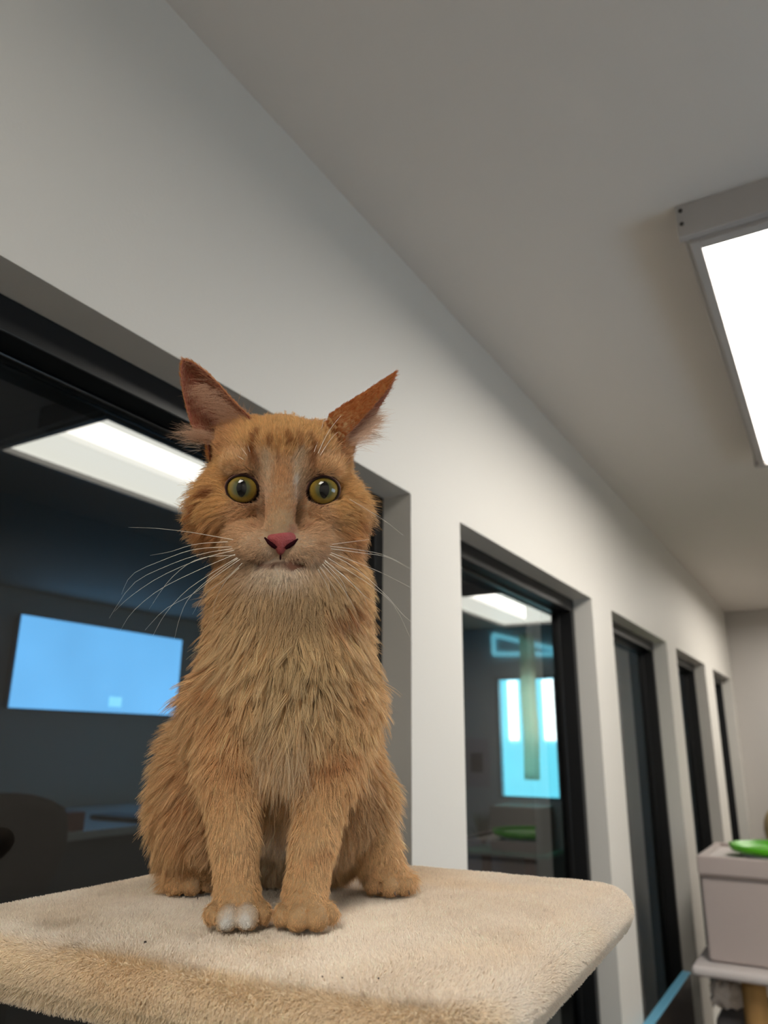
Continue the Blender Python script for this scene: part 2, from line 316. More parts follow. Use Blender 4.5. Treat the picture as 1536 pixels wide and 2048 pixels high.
GUIDES=[
 ([-6.2, -25.5, 240.0], [-0.0, 0.06, 1.0], 2.2, 0.12, 0.2, (214, 178, 138), 1),
 ([-6.3, -20.3, 256.4], [-0.0, -0.03, 1.0], 3, 0.15, 0.2, (216, 172, 128), 1),
 ([-6.3, -22.1, 274.8], [-0.0, -0.12, 0.99], 4, 0.15, 0.3, (216, 168, 121), 1),
 ([-6.4, -20.8, 296.3], [-0.0, 0.1, 0.99], 6, 0.2, 0.35, (228, 182, 122), 1),
 ([-6.6, -9.9, 314.5], [-0.01, 0.68, 0.73], 7, 0.2, 0.35, (228, 182, 122), 1),
 ([-7.1, 28.0, 320.7], [-0.01, 0.95, 0.31], 9, 0.25, 0.35, (228, 182, 122), 1),
 ([15.5, -14.2, 302.6], [0.33, 0.1, 0.94], 6, 0.2, 0.35, (228, 182, 122), 1),
 ([-28.5, -14.7, 302.5], [-0.34, 0.09, 0.94], 6, 0.2, 0.35, (228, 182, 122), 1),
 ([20.6, -16.4, 284.0], [0.4, -0.09, 0.91], 5, 0.2, 0.3, (228, 187, 142), 1),
 ([-33.4, -17.0, 283.8], [-0.4, -0.09, 0.91], 5, 0.2, 0.3, (228, 187, 142), 1),
 ([5.6, -18.8, 278.0], [0.1, -0.21, 0.97], 4, 0.15, 0.3, (224, 191, 158), 1),
 ([-18.4, -19.1, 277.9], [-0.1, -0.22, 0.97], 4, 0.15, 0.3, (224, 191, 158), 1),
 ([6.6, -15.1, 260.2], [0.15, -0.21, 0.97], 2.6, 0.12, 0.2, (222, 188, 157), 1),
 ([-19.4, -15.4, 260.1], [-0.15, -0.21, 0.97], 2.6, 0.12, 0.2, (222, 188, 157), 1),
 ([7.7, -13.9, 250.1], [0.71, 0.16, 0.68], 3, 0.12, 0.2, (202, 154, 114), 1),
 ([-20.3, -14.2, 250.0], [-0.72, 0.15, 0.68], 3, 0.12, 0.2, (202, 154, 114), 1),
 ([19.6, -7.1, 252.3], [0.95, 0.31, 0.0], 4.5, 0.15, 0.3, (224, 183, 141), 1),
 ([-32.4, -7.7, 252.1], [-0.96, 0.29, -0.01], 4.5, 0.15, 0.3, (224, 183, 141), 1),
 ([29.5, -0.9, 262.8], [0.89, 0.46, 0.06], 6, 0.15, 0.35, (228, 182, 122), 1),
 ([-42.5, -1.7, 262.5], [-0.9, 0.44, 0.05], 6, 0.15, 0.35, (228, 182, 122), 1),
 ([37.3, 8.1, 286.8], [0.81, 0.53, 0.26], 8, 0.2, 0.35, (228, 182, 122), 1),
 ([-50.7, 7.1, 286.5], [-0.82, 0.51, 0.25], 8, 0.2, 0.35, (228, 182, 122), 1),
 ([33.3, 3.7, 300.1], [0.63, 0.36, 0.69], 8, 0.2, 0.35, (218, 168, 118), 1),
 ([-46.7, 2.8, 299.8], [-0.64, 0.34, 0.69], 8, 0.2, 0.35, (218, 168, 118), 1),
 ([39.3, 16.3, 262.1], [0.82, 0.56, -0.08], 11, 0.25, 0.4, (228, 182, 122), 1),
 ([-52.7, 15.2, 261.8], [-0.84, 0.54, -0.08], 11, 0.25, 0.4, (228, 182, 122), 1),
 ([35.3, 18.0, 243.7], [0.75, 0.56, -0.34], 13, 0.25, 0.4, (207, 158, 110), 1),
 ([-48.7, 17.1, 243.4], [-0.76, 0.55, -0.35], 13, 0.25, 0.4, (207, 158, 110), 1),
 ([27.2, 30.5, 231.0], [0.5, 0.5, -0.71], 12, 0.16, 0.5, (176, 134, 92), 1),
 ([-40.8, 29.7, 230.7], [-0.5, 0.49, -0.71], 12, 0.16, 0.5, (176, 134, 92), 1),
 ([42.9, 41.1, 276.5], [0.6, 0.8, 0.02], 14, 0.3, 0.4, (228, 182, 122), 1),
 ([-57.1, 39.9, 276.2], [-0.62, 0.79, 0.02], 14, 0.3, 0.4, (228, 182, 122), 1),
 ([7.8, -20.0, 227.1], [0.93, 0.35, -0.13], 2.6, 0.15, 0.2, (226, 190, 155), 1),
 ([-20.2, -20.3, 227.0], [-0.93, 0.33, -0.14], 2.6, 0.15, 0.2, (226, 190, 155), 1),
 ([-0.2, -15.7, 220.0], [0.53, 0.37, -0.77], 2.2, 0.12, 0.2, (222, 189, 159), 1),
 ([-12.2, -15.8, 220.0], [-0.53, 0.36, -0.77], 2.2, 0.12, 0.2, (222, 189, 159), 1),
 ([19.7, -7.5, 231.2], [0.86, 0.5, -0.11], 4.5, 0.15, 0.3, (222, 183, 144), 1),
 ([-32.3, -8.1, 231.0], [-0.87, 0.48, -0.12], 4.5, 0.15, 0.3, (222, 183, 144), 1),
 ([15.6, -2.5, 222.3], [0.78, 0.5, -0.38], 4, 0.15, 0.3, (224, 195, 166), 1),
 ([-28.4, -3.1, 222.1], [-0.78, 0.48, -0.39], 4, 0.15, 0.3, (224, 195, 166), 1),
 ([-6.2, -10.8, 208.0], [-0.0, 0.49, -0.87], 3, 0.12, 0.2, (240, 224, 204), 1),
 ([2.8, -9.4, 210.5], [0.28, 0.48, -0.83], 3, 0.12, 0.2, (236, 216, 194), 1),
 ([-15.2, -9.6, 210.5], [-0.28, 0.47, -0.84], 3, 0.12, 0.2, (236, 216, 194), 1),
 ([3.6, 6.8, 212.7], [0.27, 0.55, -0.79], 4, 0.15, 0.3, (222, 198, 169), 1),
 ([-16.4, 6.5, 212.6], [-0.28, 0.55, -0.79], 4, 0.15, 0.3, (222, 198, 169), 1),
 ([11.4, 22.0, 217.7], [0.25, 0.68, -0.69], 8, 0.12, 0.4, (150, 118, 88), 1),  # dark throat fur: undercoat tone, with shade below the chin in the colour
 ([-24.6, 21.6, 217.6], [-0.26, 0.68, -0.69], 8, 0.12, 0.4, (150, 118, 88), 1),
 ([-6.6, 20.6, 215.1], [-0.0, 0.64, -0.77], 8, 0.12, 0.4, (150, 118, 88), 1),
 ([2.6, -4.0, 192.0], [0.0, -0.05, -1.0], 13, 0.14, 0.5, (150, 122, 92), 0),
 ([10.3, -18.0, 153.2], [0.05, -0.15, -0.99], 24, 0.3, 0.6, (188, 166, 130), 0),
 ([-1.0, -20.0, 128.4], [-0.05, -0.15, -0.99], 29, 0.3, 0.62, (188, 166, 130), 0),
 ([9.1, -15.0, 107.9], [0.0, -0.1, -1.0], 33, 0.28, 0.66, (202, 173, 139), 0),
 ([-28.2, -5.0, 163.2], [-0.4, -0.1, -0.91], 20, 0.3, 0.65, (200, 172, 134), 0),
 ([42.8, -5.0, 164.9], [0.36, -0.1, -0.93], 19, 0.3, 0.65, (202, 169, 126), 0),
 ([-35.0, -5.0, 122.6], [-0.29, -0.05, -0.96], 18, 0.25, 0.6, (207, 163, 115), 0),
 ([43.7, -5.0, 123.6], [0.2, -0.05, -0.98], 16, 0.25, 0.6, (214, 175, 128), 0),
 ([-15.2, -10.0, 104.7], [0.2, -0.1, -0.98], 22, 0.3, 0.8, (198, 165, 128), 0),
 ([24.9, -10.0, 102.1], [-0.1, -0.1, -0.99], 20, 0.3, 0.8, (202, 166, 124), 0),
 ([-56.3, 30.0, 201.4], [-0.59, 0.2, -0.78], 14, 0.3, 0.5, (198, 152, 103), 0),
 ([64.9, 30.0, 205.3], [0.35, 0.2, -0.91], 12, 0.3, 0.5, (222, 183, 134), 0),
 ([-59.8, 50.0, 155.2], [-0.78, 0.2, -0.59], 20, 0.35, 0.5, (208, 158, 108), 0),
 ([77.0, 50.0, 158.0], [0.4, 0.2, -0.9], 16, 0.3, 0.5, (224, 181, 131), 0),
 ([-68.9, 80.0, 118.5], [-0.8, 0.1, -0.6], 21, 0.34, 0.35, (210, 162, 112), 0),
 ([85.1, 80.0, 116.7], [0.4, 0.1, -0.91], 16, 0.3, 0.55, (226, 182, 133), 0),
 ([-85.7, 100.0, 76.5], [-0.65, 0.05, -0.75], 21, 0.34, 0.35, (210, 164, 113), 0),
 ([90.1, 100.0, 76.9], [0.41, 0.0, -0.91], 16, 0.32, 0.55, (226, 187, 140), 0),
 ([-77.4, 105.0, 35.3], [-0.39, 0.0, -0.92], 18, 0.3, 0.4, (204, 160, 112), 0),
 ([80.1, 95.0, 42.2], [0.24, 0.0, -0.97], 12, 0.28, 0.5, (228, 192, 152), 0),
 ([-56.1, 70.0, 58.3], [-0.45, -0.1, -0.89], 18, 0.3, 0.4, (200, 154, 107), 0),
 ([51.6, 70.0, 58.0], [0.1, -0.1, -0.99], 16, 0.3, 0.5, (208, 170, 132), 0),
 ([2.0, 60.0, 65.4], [0.0, -0.1, -1.0], 20, 0.3, 0.7, (198, 162, 125), 0),
 ([2.1, 70.0, 25.9], [0.0, 0.0, -1.0], 14, 0.3, 0.6, (238, 219, 200), 0),
 ([-30.4, -4.0, 89.9], [-0.1, -0.1, -0.99], 10, 0.25, 0.45, (214, 164, 114), 0),
 ([31.2, -4.0, 90.1], [0.05, -0.1, -0.99], 10, 0.25, 0.45, (214, 164, 114), 0),
 ([-26.0, -10.0, 64.4], [0.0, -0.1, -1.0], 7, 0.2, 0.35, (218, 174, 126), 0),
 ([26.1, -10.0, 64.3], [0.0, -0.1, -1.0], 7, 0.2, 0.35, (218, 174, 126), 0),
 ([-23.1, -12.0, 39.8], [0.0, -0.1, -1.0], 5, 0.2, 0.35, (222, 179, 134), 0),
 ([22.4, -12.0, 39.4], [0.0, -0.1, -1.0], 5, 0.2, 0.35, (222, 179, 134), 0),
 ([-20.4, -16.0, 21.7], [0.0, -0.41, -0.91], 3.6, 0.2, 0.3, (220, 176, 128), 0),
 ([19.3, -16.0, 21.1], [0.0, -0.41, -0.91], 3.6, 0.2, 0.3, (220, 176, 128), 0),
 ([-19.3, -24.0, 11.5], [0.0, -0.93, -0.37], 2.0, 0.12, 0.2, (214, 166, 117), 0),
 ([18.7, -30.0, 11.2], [0.0, -0.93, -0.37], 2.0, 0.12, 0.2, (214, 166, 117), 0),
 ([77.7, 62.0, 13.6], [0.0, -0.93, -0.37], 2.0, 0.12, 0.2, (214, 166, 117), 0),
 ([-55.9, 84.0, 11.9], [0.0, -0.93, -0.37], 2.0, 0.12, 0.2, (214, 166, 117), 0),
 ([74.6, 80.0, 27.1], [0.1, -0.29, -0.95], 6, 0.2, 0.3, (224, 185, 141), 0),
 ([-57.9, 95.0, 26.4], [-0.1, -0.29, -0.95], 9, 0.25, 0.4, (208, 160, 111), 0),
 ([2.2, 120.0, 236.9], [0.0, 0.6, -0.8], 16, 0.3, 0.4, (228, 182, 122), 0),
 ([2.0, 180.0, 160.2], [0.0, 0.6, -0.8], 18, 0.3, 0.4, (228, 182, 122), 0),
 ([3.8, 210.0, 76.1], [0.0, 0.41, -0.91], 18, 0.3, 0.4, (228, 182, 122), 0),
 ([-68.7, 190.0, 10.6], [-0.98, 0.2, -0.1], 14, 0.4, 0.4, (228, 182, 122), 0),
 ([-66.0, 13.3, 347.2], [-0.54, -0.56, 0.63], 3.2, 0.12, 0.2, (206, 134, 70), 1),
 ([48.0, -1.7, 346.2], [0.79, -0.09, 0.61], 3.2, 0.12, 0.2, (206, 134, 70), 1),
]
MARKS=[
 ([-23.0, -14.5, 263.8], [-23.9, -18.7, 276.5], 3.0, (150, 88, 40), 0.95),
 ([-23.9, -18.7, 276.5], [-27.6, -21.0, 289.8], 3.0, (150, 88, 40), 0.95),
 ([13.0, -14.7, 265.6], [12.8, -18.9, 278.4], 3.0, (150, 88, 40), 0.95),
 ([12.8, -18.9, 278.4], [14.7, -22.3, 295.4], 3.0, (150, 88, 40), 0.95),
 ([-27.6, -21.0, 289.8], [-24.5, -20.2, 306.6], 2.6, (150, 88, 40), 0.85),
 ([14.7, -22.3, 295.4], [6.8, -22.8, 309.3], 2.6, (150, 88, 40), 0.85),
 ([-15.3, -23.5, 291.3], [-14.5, -25.0, 308.9], 2.0, (150, 88, 40), 0.8),
 ([-2.7, -24.1, 293.6], [-5.5, -25.1, 309.4], 2.0, (150, 88, 40), 0.8),
 ([-8.9, -22.2, 281.4], [-9.1, -26.6, 301.2], 1.5, (150, 88, 40), 0.6),
 ([3.7, -22.6, 292.8], [4.0, -23.3, 310.8], 2.2, (150, 88, 40), 0.5),
 ([-17.0, -19.1, 271.4], [-18.4, -21.9, 286.4], 3.2, (228, 208, 180), 0.65),
 ([5.7, -18.6, 271.0], [4.2, -22.5, 289.2], 3.6, (228, 208, 180), 0.65),
 ([7.8, -16.9, 259.3], [5.6, -19.6, 270.7], 3.2, (238, 228, 220), 0.85),
 ([-38.5, -15.1, 284.2], [-52.3, -6.5, 283.0], 3.5, (230, 190, 140), 0.6),
 ([24.0, -14.9, 285.9], [40.2, -6.4, 286.3], 3.5, (230, 190, 140), 0.6),
 ([-44.6, -8.7, 270.7], [-57.0, 2.7, 267.7], 3.0, (150, 88, 40), 1),
 ([34.0, -11.7, 276.7], [48.6, 4.8, 271.9], 3.0, (150, 88, 40), 1),
 ([-20.3, -14.1, 256.0], [-21.4, -10.2, 244.1], 3.2, (150, 80, 36), 0.9),
 ([10.4, -13.4, 255.2], [10.9, -10.3, 245.6], 3.2, (150, 80, 36), 0.9),
 ([-62.4, 9.6, 262.4], [-69.3, 18.2, 251.9], 4.5, (160, 92, 40), 0.85),
 ([-69.3, 18.2, 251.9], [-67.3, 20.4, 245.4], 4.5, (160, 92, 40), 0.85),
 ([-61.6, 13.5, 247.3], [-47.1, 7.1, 241.9], 4, (160, 98, 48), 0.75),
 ([42.2, 9.8, 256.4], [52.3, 20.2, 250.5], 4.5, (162, 98, 48), 0.8),
 ([43.4, 5.1, 264.3], [55.4, 16.8, 261.0], 3, (224, 190, 150), 0.5),
 ([-28.4, -6.8, 220.6], [-18.3, -9.7, 217.0], 2.2, (170, 110, 72), 0.45),
 ([7.9, -10.0, 218.9], [18.6, -6.5, 221.5], 2.2, (170, 120, 90), 0.4),
 ([-27.0, -17.4, 227.2], [-32.4, -13.7, 228.6], 0.9, (150, 100, 66), 0.5),
 ([-26.9, -16.2, 223.8], [-32.3, -12.4, 224.9], 0.9, (150, 100, 66), 0.5),
 ([-26.7, -15.1, 220.4], [-32.1, -11.2, 221.1], 0.9, (150, 100, 66), 0.5),
 ([17.9, -17.4, 229.1], [23.3, -13.7, 230.9], 0.9, (150, 100, 66), 0.5),
 ([18.0, -16.2, 225.6], [23.5, -12.5, 227.1], 0.9, (150, 100, 66), 0.5),
 ([18.2, -15.1, 222.2], [23.7, -11.2, 223.3], 0.9, (150, 100, 66), 0.5),
 ([-4.5, -15.9, 217.4], [-9.0, -13.0, 214.5], 1.7, (96, 62, 48), 0.8),  # mouth line; shading below the nose is painted into this tone
 ([-9.0, -13.0, 214.5], [-18.8, -8.8, 214.4], 1.7, (96, 62, 48), 0.8),
 ([-4.5, -15.9, 217.4], [0.5, -13.0, 214.9], 1.7, (96, 62, 48), 0.8),
 ([0.5, -13.0, 214.9], [10.8, -8.7, 215.2], 1.7, (96, 62, 48), 0.8),
 ([-10.0, -20.2, 236.7], [-0.6, -20.2, 237.1], 3.6, (206, 132, 112), 0.7),
 ([-14.6, -4.7, 208.4], [8.4, -4.7, 209.2], 2.8, (246, 236, 224), 0.8),
 ([-10.0, -13.2, 215.1], [1.4, -13.2, 215.6], 2.6, (120, 88, 70), 0.6),
 ([27.8, 0.0, 183.4], [43.1, 5.0, 191.4], 6, (150, 88, 40), 0.6),
 ([43.1, 5.0, 191.4], [60.1, 20.0, 203.3], 6, (150, 88, 40), 0.6),
 ([-48.3, 0.0, 173.1], [-27.9, -10.0, 162.6], 5, (160, 104, 56), 0.35),
 ([43.9, 5.0, 153.0], [47.0, 5.0, 133.6], 4.5, (190, 134, 76), 0.4),
 ([58.8, 5.0, 163.2], [61.8, 5.0, 143.5], 4.5, (190, 134, 76), 0.4),
 ([64.2, 5.0, 130.7], [67.0, 5.0, 111.7], 4.5, (190, 134, 76), 0.4),
 ([49.2, 5.0, 136.9], [52.2, 5.0, 117.8], 4.5, (190, 134, 76), 0.4),
 ([-47.4, -5.0, 104.5], [-31.1, -10.0, 92.9], 7, (176, 108, 52), 0.55),
 ([-31.1, -10.0, 92.9], [-11.8, -5.0, 95.9], 7, (176, 108, 52), 0.55),
 ([13.0, -5.0, 93.0], [30.0, -8.0, 93.2], 7, (170, 98, 46), 0.6),
 ([30.0, -8.0, 93.2], [49.3, 0.0, 102.2], 7, (170, 98, 46), 0.6),
 ([-38.9, -8.0, 74.4], [-25.0, -14.0, 70.8], 3.5, (188, 126, 70), 0.4),
 ([-25.0, -14.0, 70.8], [-12.1, -8.0, 74.4], 3.5, (188, 126, 70), 0.4),
 ([13.7, -8.0, 73.9], [28.8, -14.0, 70.8], 3.5, (188, 126, 70), 0.35),
 ([28.8, -14.0, 70.8], [42.9, -8.0, 74.5], 3.5, (188, 126, 70), 0.35),
 ([-37.7, -8.0, 57.6], [-23.9, -14.0, 54.2], 3.5, (188, 126, 70), 0.4),
 ([-23.9, -14.0, 54.2], [-11.1, -8.0, 57.5], 3.5, (188, 126, 70), 0.4),
 ([10.8, -8.0, 56.8], [24.8, -14.0, 53.9], 3.5, (188, 126, 70), 0.35),
 ([24.8, -14.0, 53.9], [38.6, -8.0, 57.2], 3.5, (188, 126, 70), 0.35),
 ([-36.6, -8.0, 41.0], [-22.9, -14.0, 37.9], 3.5, (188, 126, 70), 0.4),
 ([-22.9, -14.0, 37.9], [-10.2, -8.0, 40.8], 3.5, (188, 126, 70), 0.4),
 ([7.9, -8.0, 40.1], [20.9, -14.0, 37.5], 3.5, (188, 126, 70), 0.35),
 ([20.9, -14.0, 37.5], [34.5, -8.0, 40.4], 3.5, (188, 126, 70), 0.35),
 ([-17.1, -8.0, 84.2], [-9.5, -8.0, 28.3], 4, (190, 130, 80), 0.3),
 ([-91.6, 80.0, 97.6], [-55.5, 60.0, 108.0], 6, (184, 122, 66), 0.35),
 ([-89.7, 80.0, 77.4], [-54.0, 60.0, 88.1], 6, (184, 122, 66), 0.35),
 ([-87.9, 80.0, 57.6], [-52.5, 60.0, 68.6], 6, (184, 122, 66), 0.35),
 ([-86.0, 80.0, 38.1], [-51.0, 60.0, 49.5], 6, (184, 122, 66), 0.35),
 ([-69.1, 60.0, 148.9], [-41.1, 10.0, 151.7], 5, (188, 126, 70), 0.35),
 ([-67.7, 60.0, 131.6], [-40.0, 10.0, 135.8], 5, (188, 126, 70), 0.35),
 ([-66.0, 60.0, 111.3], [-38.7, 10.0, 116.9], 5, (188, 126, 70), 0.35),
 ([-1.9, 60.0, 39.8], [3.0, 70.0, 7.1], 16, (238, 222, 206), 0.85),
 ([-25.1, -24.2, 5.7], [-25.1, -19.2, 8.7], 5.0, (255, 250, 244), 1.0),
 ([-14.1, -24.2, 5.7], [-14.1, -19.2, 8.7], 5.0, (255, 250, 244), 1.0),
]
WHISKERS=[
 [[-35.5, -26.0, 227.0], [-64.4, -13.3, 234.2], [-89.1, -0.7, 239.3], [-108.9, 12.0, 242.6]],
 [[-36.2, -26.0, 222.3], [-59.9, -16.5, 222.1], [-79.7, -7.0, 216.9], [-101.1, 2.5, 208.2], [-108.7, 12.0, 196.4]],
 [[-35.4, -26.0, 221.1], [-56.5, -16.5, 218.9], [-79.3, -7.0, 211.9], [-100.4, 2.5, 201.5], [-114.9, 12.0, 180.2]],
 [[-34.4, -26.0, 220.1], [-56.3, -16.5, 215.6], [-81.8, -7.0, 205.2], [-101.2, 2.5, 193.2], [-112.2, 12.0, 184.6]],
 [[-33.6, -26.0, 217.5], [-55.8, -16.5, 209.0], [-81.1, -7.0, 197.0], [-98.6, 2.5, 183.4], [-106.8, 12.0, 172.6]],
 [[-32.3, -26.0, 215.3], [-49.3, -16.5, 206.0], [-65.2, -7.0, 195.9], [-78.0, 2.5, 182.4], [-85.8, 12.0, 169.8]],
 [[-31.6, -26.0, 215.0], [-46.1, -16.5, 206.1], [-61.8, -7.0, 192.7], [-68.3, 2.5, 181.0], [-71.9, 12.0, 168.2]],
 [[-30.3, -26.0, 214.4], [-46.0, -16.5, 204.5], [-60.3, -7.0, 194.4], [-78.2, 2.5, 185.7], [-91.3, 12.0, 173.0]],
 [[-30.6, -26.0, 208.8], [-39.7, -13.3, 202.1], [-46.3, -0.7, 191.1], [-48.1, 12.0, 179.8]],
 [[-38.9, -26.0, 225.5], [-60.6, -13.3, 226.2], [-77.9, -0.7, 223.6], [-92.8, 12.0, 223.6]],
 [[-33.6, -26.0, 216.9], [-58.2, -13.3, 216.3], [-76.3, -0.7, 205.0], [-90.0, 12.0, 186.9]],
 [[-28.9, -26.0, 211.8], [-39.8, -13.3, 203.7], [-53.1, -0.7, 195.8], [-61.6, 12.0, 184.4]],
 [[26.7, -26.0, 225.2], [44.2, -13.3, 227.0], [66.1, -0.7, 226.8], [87.0, 12.0, 220.5]],
 [[27.4, -26.0, 223.6], [47.6, -13.3, 224.8], [67.8, -0.7, 225.5], [87.0, 12.0, 219.8]],
 [[27.5, -26.0, 220.9], [44.3, -13.3, 218.5], [64.5, -0.7, 214.1], [87.0, 12.0, 206.9]],
 [[26.8, -26.0, 219.9], [44.1, -16.5, 213.7], [65.5, -7.0, 198.4], [78.8, 2.5, 186.9], [86.9, 12.0, 183.1]],
 [[25.9, -26.0, 217.2], [42.5, -16.5, 209.9], [57.0, -7.0, 203.3], [73.6, 2.5, 191.9], [87.5, 12.0, 168.0]],
 [[23.7, -26.0, 215.8], [41.3, -13.3, 204.8], [51.0, -0.7, 199.2], [55.8, 12.0, 193.0]],
 [[23.7, -26.0, 215.1], [37.9, -13.3, 208.1], [51.0, -0.7, 199.2], [61.0, 12.0, 195.9]],
 [[22.2, -26.0, 213.1], [34.7, -13.3, 202.9], [44.3, -0.7, 192.1], [50.1, 12.0, 184.2]],
 [[20.6, -26.0, 211.4], [28.1, -13.3, 204.4], [35.8, -0.7, 195.3], [39.9, 12.0, 180.5]],
 [[19.4, -26.0, 209.7], [26.5, -13.3, 201.0], [31.6, -0.7, 190.1], [33.1, 12.0, 178.6]],
 [[23.1, -26.0, 214.4], [36.3, -13.3, 204.7], [40.9, -0.7, 195.4], [43.0, 12.0, 192.6]],
 [[27.9, -26.0, 226.6], [44.6, -7.0, 234.2], [56.9, 12.0, 241.1]],
 [[39.0, -26.0, 257.9], [63.3, -7.0, 250.7], [80.6, 12.0, 245.1]],
 [[14.1, -26.0, 290.3], [18.2, -13.3, 308.4], [21.7, -0.7, 329.4], [22.9, 12.0, 338.3]],
 [[16.8, -26.0, 289.3], [25.0, -13.3, 312.6], [39.7, -0.7, 336.5], [59.2, 12.0, 355.9]],
 [[18.2, -26.0, 288.0], [29.7, -7.0, 312.5], [46.5, 12.0, 328.6]],
 [[-28.3, -26.0, 287.8], [-35.3, -7.0, 307.8], [-46.3, 12.0, 327.4]],
 [[-30.4, -26.0, 285.2], [-40.2, -7.0, 303.7], [-53.0, 12.0, 321.5]],
 [[-32.5, -26.0, 282.2], [-44.8, -7.0, 296.0], [-55.7, 12.0, 310.5]],
]
EYES=[
 ([-32.9, -12.4, 266.5], -1),
 ([22.2, -12.3, 268.3], 1),
]
NOSE=[
 [-5.0, -22.4, 227.5],
]
TOES=[
 ([-33.5, -15.0, 5.7], 0, 0.0),
 ([-25.1, -24.2, 5.7], 1, 0.0),
 ([-14.1, -24.2, 5.7], 1, 0.0),
 ([-5.7, -15.0, 5.7], 0, 0.0),
 ([6.3, -21.4, 5.6], 0, 0.05),
 ([14.9, -29.9, 5.6], 0, 0.05),
 ([25.6, -29.4, 5.6], 0, 0.05),
 ([33.3, -20.0, 5.6], 0, 0.05),
 ([72.0, 72.9, 5.7], 0, 0.35),
 ([83.0, 67.1, 5.7], 0, 0.35),
 ([93.3, 70.9, 5.7], 0, 0.35),
 ([98.0, 82.4, 5.7], 0, 0.35),
 ([-73.2, 97.9, 5.4], 0, -0.3),
 ([-68.2, 87.2, 5.4], 0, -0.3),
 ([-58.2, 84.1, 5.4], 0, -0.3),
 ([-48.1, 90.1, 5.4], 0, -0.3),
]
TUFTS=[
 ([-31.3, 7.4, 318.6], [-0.89, -0.41, 0.2], 22.0, 6, 130, (206, 166, 138)),
 ([-36.4, 6.0, 322.7], [-0.91, -0.39, 0.11], 20.5, 6, 130, (206, 166, 138)),
 ([-41.5, 4.6, 326.8], [-0.93, -0.37, 0.03], 19.0, 6, 130, (206, 166, 138)),
 ([-46.7, 3.1, 330.9], [-0.94, -0.34, -0.06], 17.5, 6, 130, (206, 166, 138)),
 ([-51.8, 1.7, 335.0], [-0.94, -0.31, -0.15], 16.0, 6, 130, (206, 166, 138)),
 ([-56.8, 0.3, 339.0], [-0.93, -0.28, -0.24], 14.5, 6, 130, (206, 166, 138)),
 ([-61.9, -1.1, 343.1], [-0.91, -0.24, -0.32], 13.0, 6, 130, (206, 166, 138)),
 ([-55.7, 11.8, 310.4], [-0.95, -0.32, 0.02], 18, 5, 70, (214, 180, 154)),
 ([-58.5, 11.6, 310.9], [-0.95, -0.32, 0.02], 18, 5, 70, (214, 180, 154)),
 ([-61.4, 11.4, 311.4], [-0.95, -0.32, 0.02], 18, 5, 70, (214, 180, 154)),
 ([-64.2, 11.2, 312.0], [-0.95, -0.32, 0.02], 18, 5, 70, (214, 180, 154)),
 ([-67.0, 11.0, 312.5], [-0.95, -0.32, 0.02], 18, 5, 70, (214, 180, 154)),
 ([-66.0, 13.4, 305.4], [-0.99, -0.04, 0.09], 16, 3, 14, (236, 226, 214)),
 ([39.9, 4.3, 311.6], [0.95, -0.18, 0.26], 18.0, 5, 110, (226, 196, 172)),
 ([43.1, 5.1, 315.6], [0.95, -0.18, 0.26], 16.7, 5, 110, (226, 196, 172)),
 ([46.4, 5.9, 319.7], [0.95, -0.18, 0.26], 15.4, 5, 110, (226, 196, 172)),
 ([49.7, 6.7, 323.8], [0.95, -0.18, 0.26], 14.1, 5, 110, (226, 196, 172)),
 ([53.1, 7.5, 327.9], [0.95, -0.18, 0.26], 12.8, 5, 110, (226, 196, 172)),
 ([56.5, 8.3, 332.1], [0.95, -0.18, 0.26], 11.5, 5, 110, (226, 196, 172)),
 ([54.6, 17.4, 323.4], [0.99, 0.04, -0.09], 13, 5, 50, (226, 196, 172)),
 ([57.1, 16.9, 331.4], [0.96, -0.08, 0.28], 12, 5, 40, (226, 196, 172)),
 ([-45.3, 8.9, 326.1], [0.19, -0.11, 0.98], 9, 6, 80, (224, 160, 92)),
 ([-36.7, 9.3, 325.3], [0.1, -0.12, 0.99], 7, 6, 60, (224, 160, 92)),
 ([-2.2, -10.0, 101.9], [-0.02, -0.1, -0.99], 34, 5, 50, (216, 190, 156)),
 ([12.7, -10.0, 99.0], [0.05, -0.1, -0.99], 34, 5, 50, (216, 190, 156)),
 ([4.9, -12.0, 99.0], [0.05, -0.1, -0.99], 34, 5, 50, (216, 190, 156)),
 ([-9.1, -8.0, 104.8], [-0.02, -0.1, -0.99], 34, 5, 50, (216, 190, 156)),
]


# ------------------------------------------------------------------ cat tree carrying the cat
PZ = CAMZ - .103
plushm = mat('cream_plush_backing', (214, 198, 172), .9, .1)
def hairmat(name, rough=.55, trans=.25):
    M = bpy.data.materials.new(name); M.use_nodes = True; nt = M.node_tree; nt.nodes.clear()
    out = nt.nodes.new('ShaderNodeOutputMaterial'); at = nt.nodes.new('ShaderNodeAttribute'); at.attribute_name = 'col'
    d = nt.nodes.new('ShaderNodeBsdfPrincipled'); d.inputs['Roughness'].default_value = rough; d.inputs['Specular IOR Level'].default_value = .35
    t = nt.nodes.new('ShaderNodeBsdfTranslucent'); mx = nt.nodes.new('ShaderNodeMixShader'); mx.inputs[0].default_value = trans
    nt.links.new(at.outputs['Color'], d.inputs['Base Color']); nt.links.new(at.outputs['Color'], t.inputs['Color'])
    nt.links.new(d.outputs[0], mx.inputs[1]); nt.links.new(t.outputs[0], mx.inputs[2]); nt.links.new(mx.outputs[0], out.inputs[0])
    return M
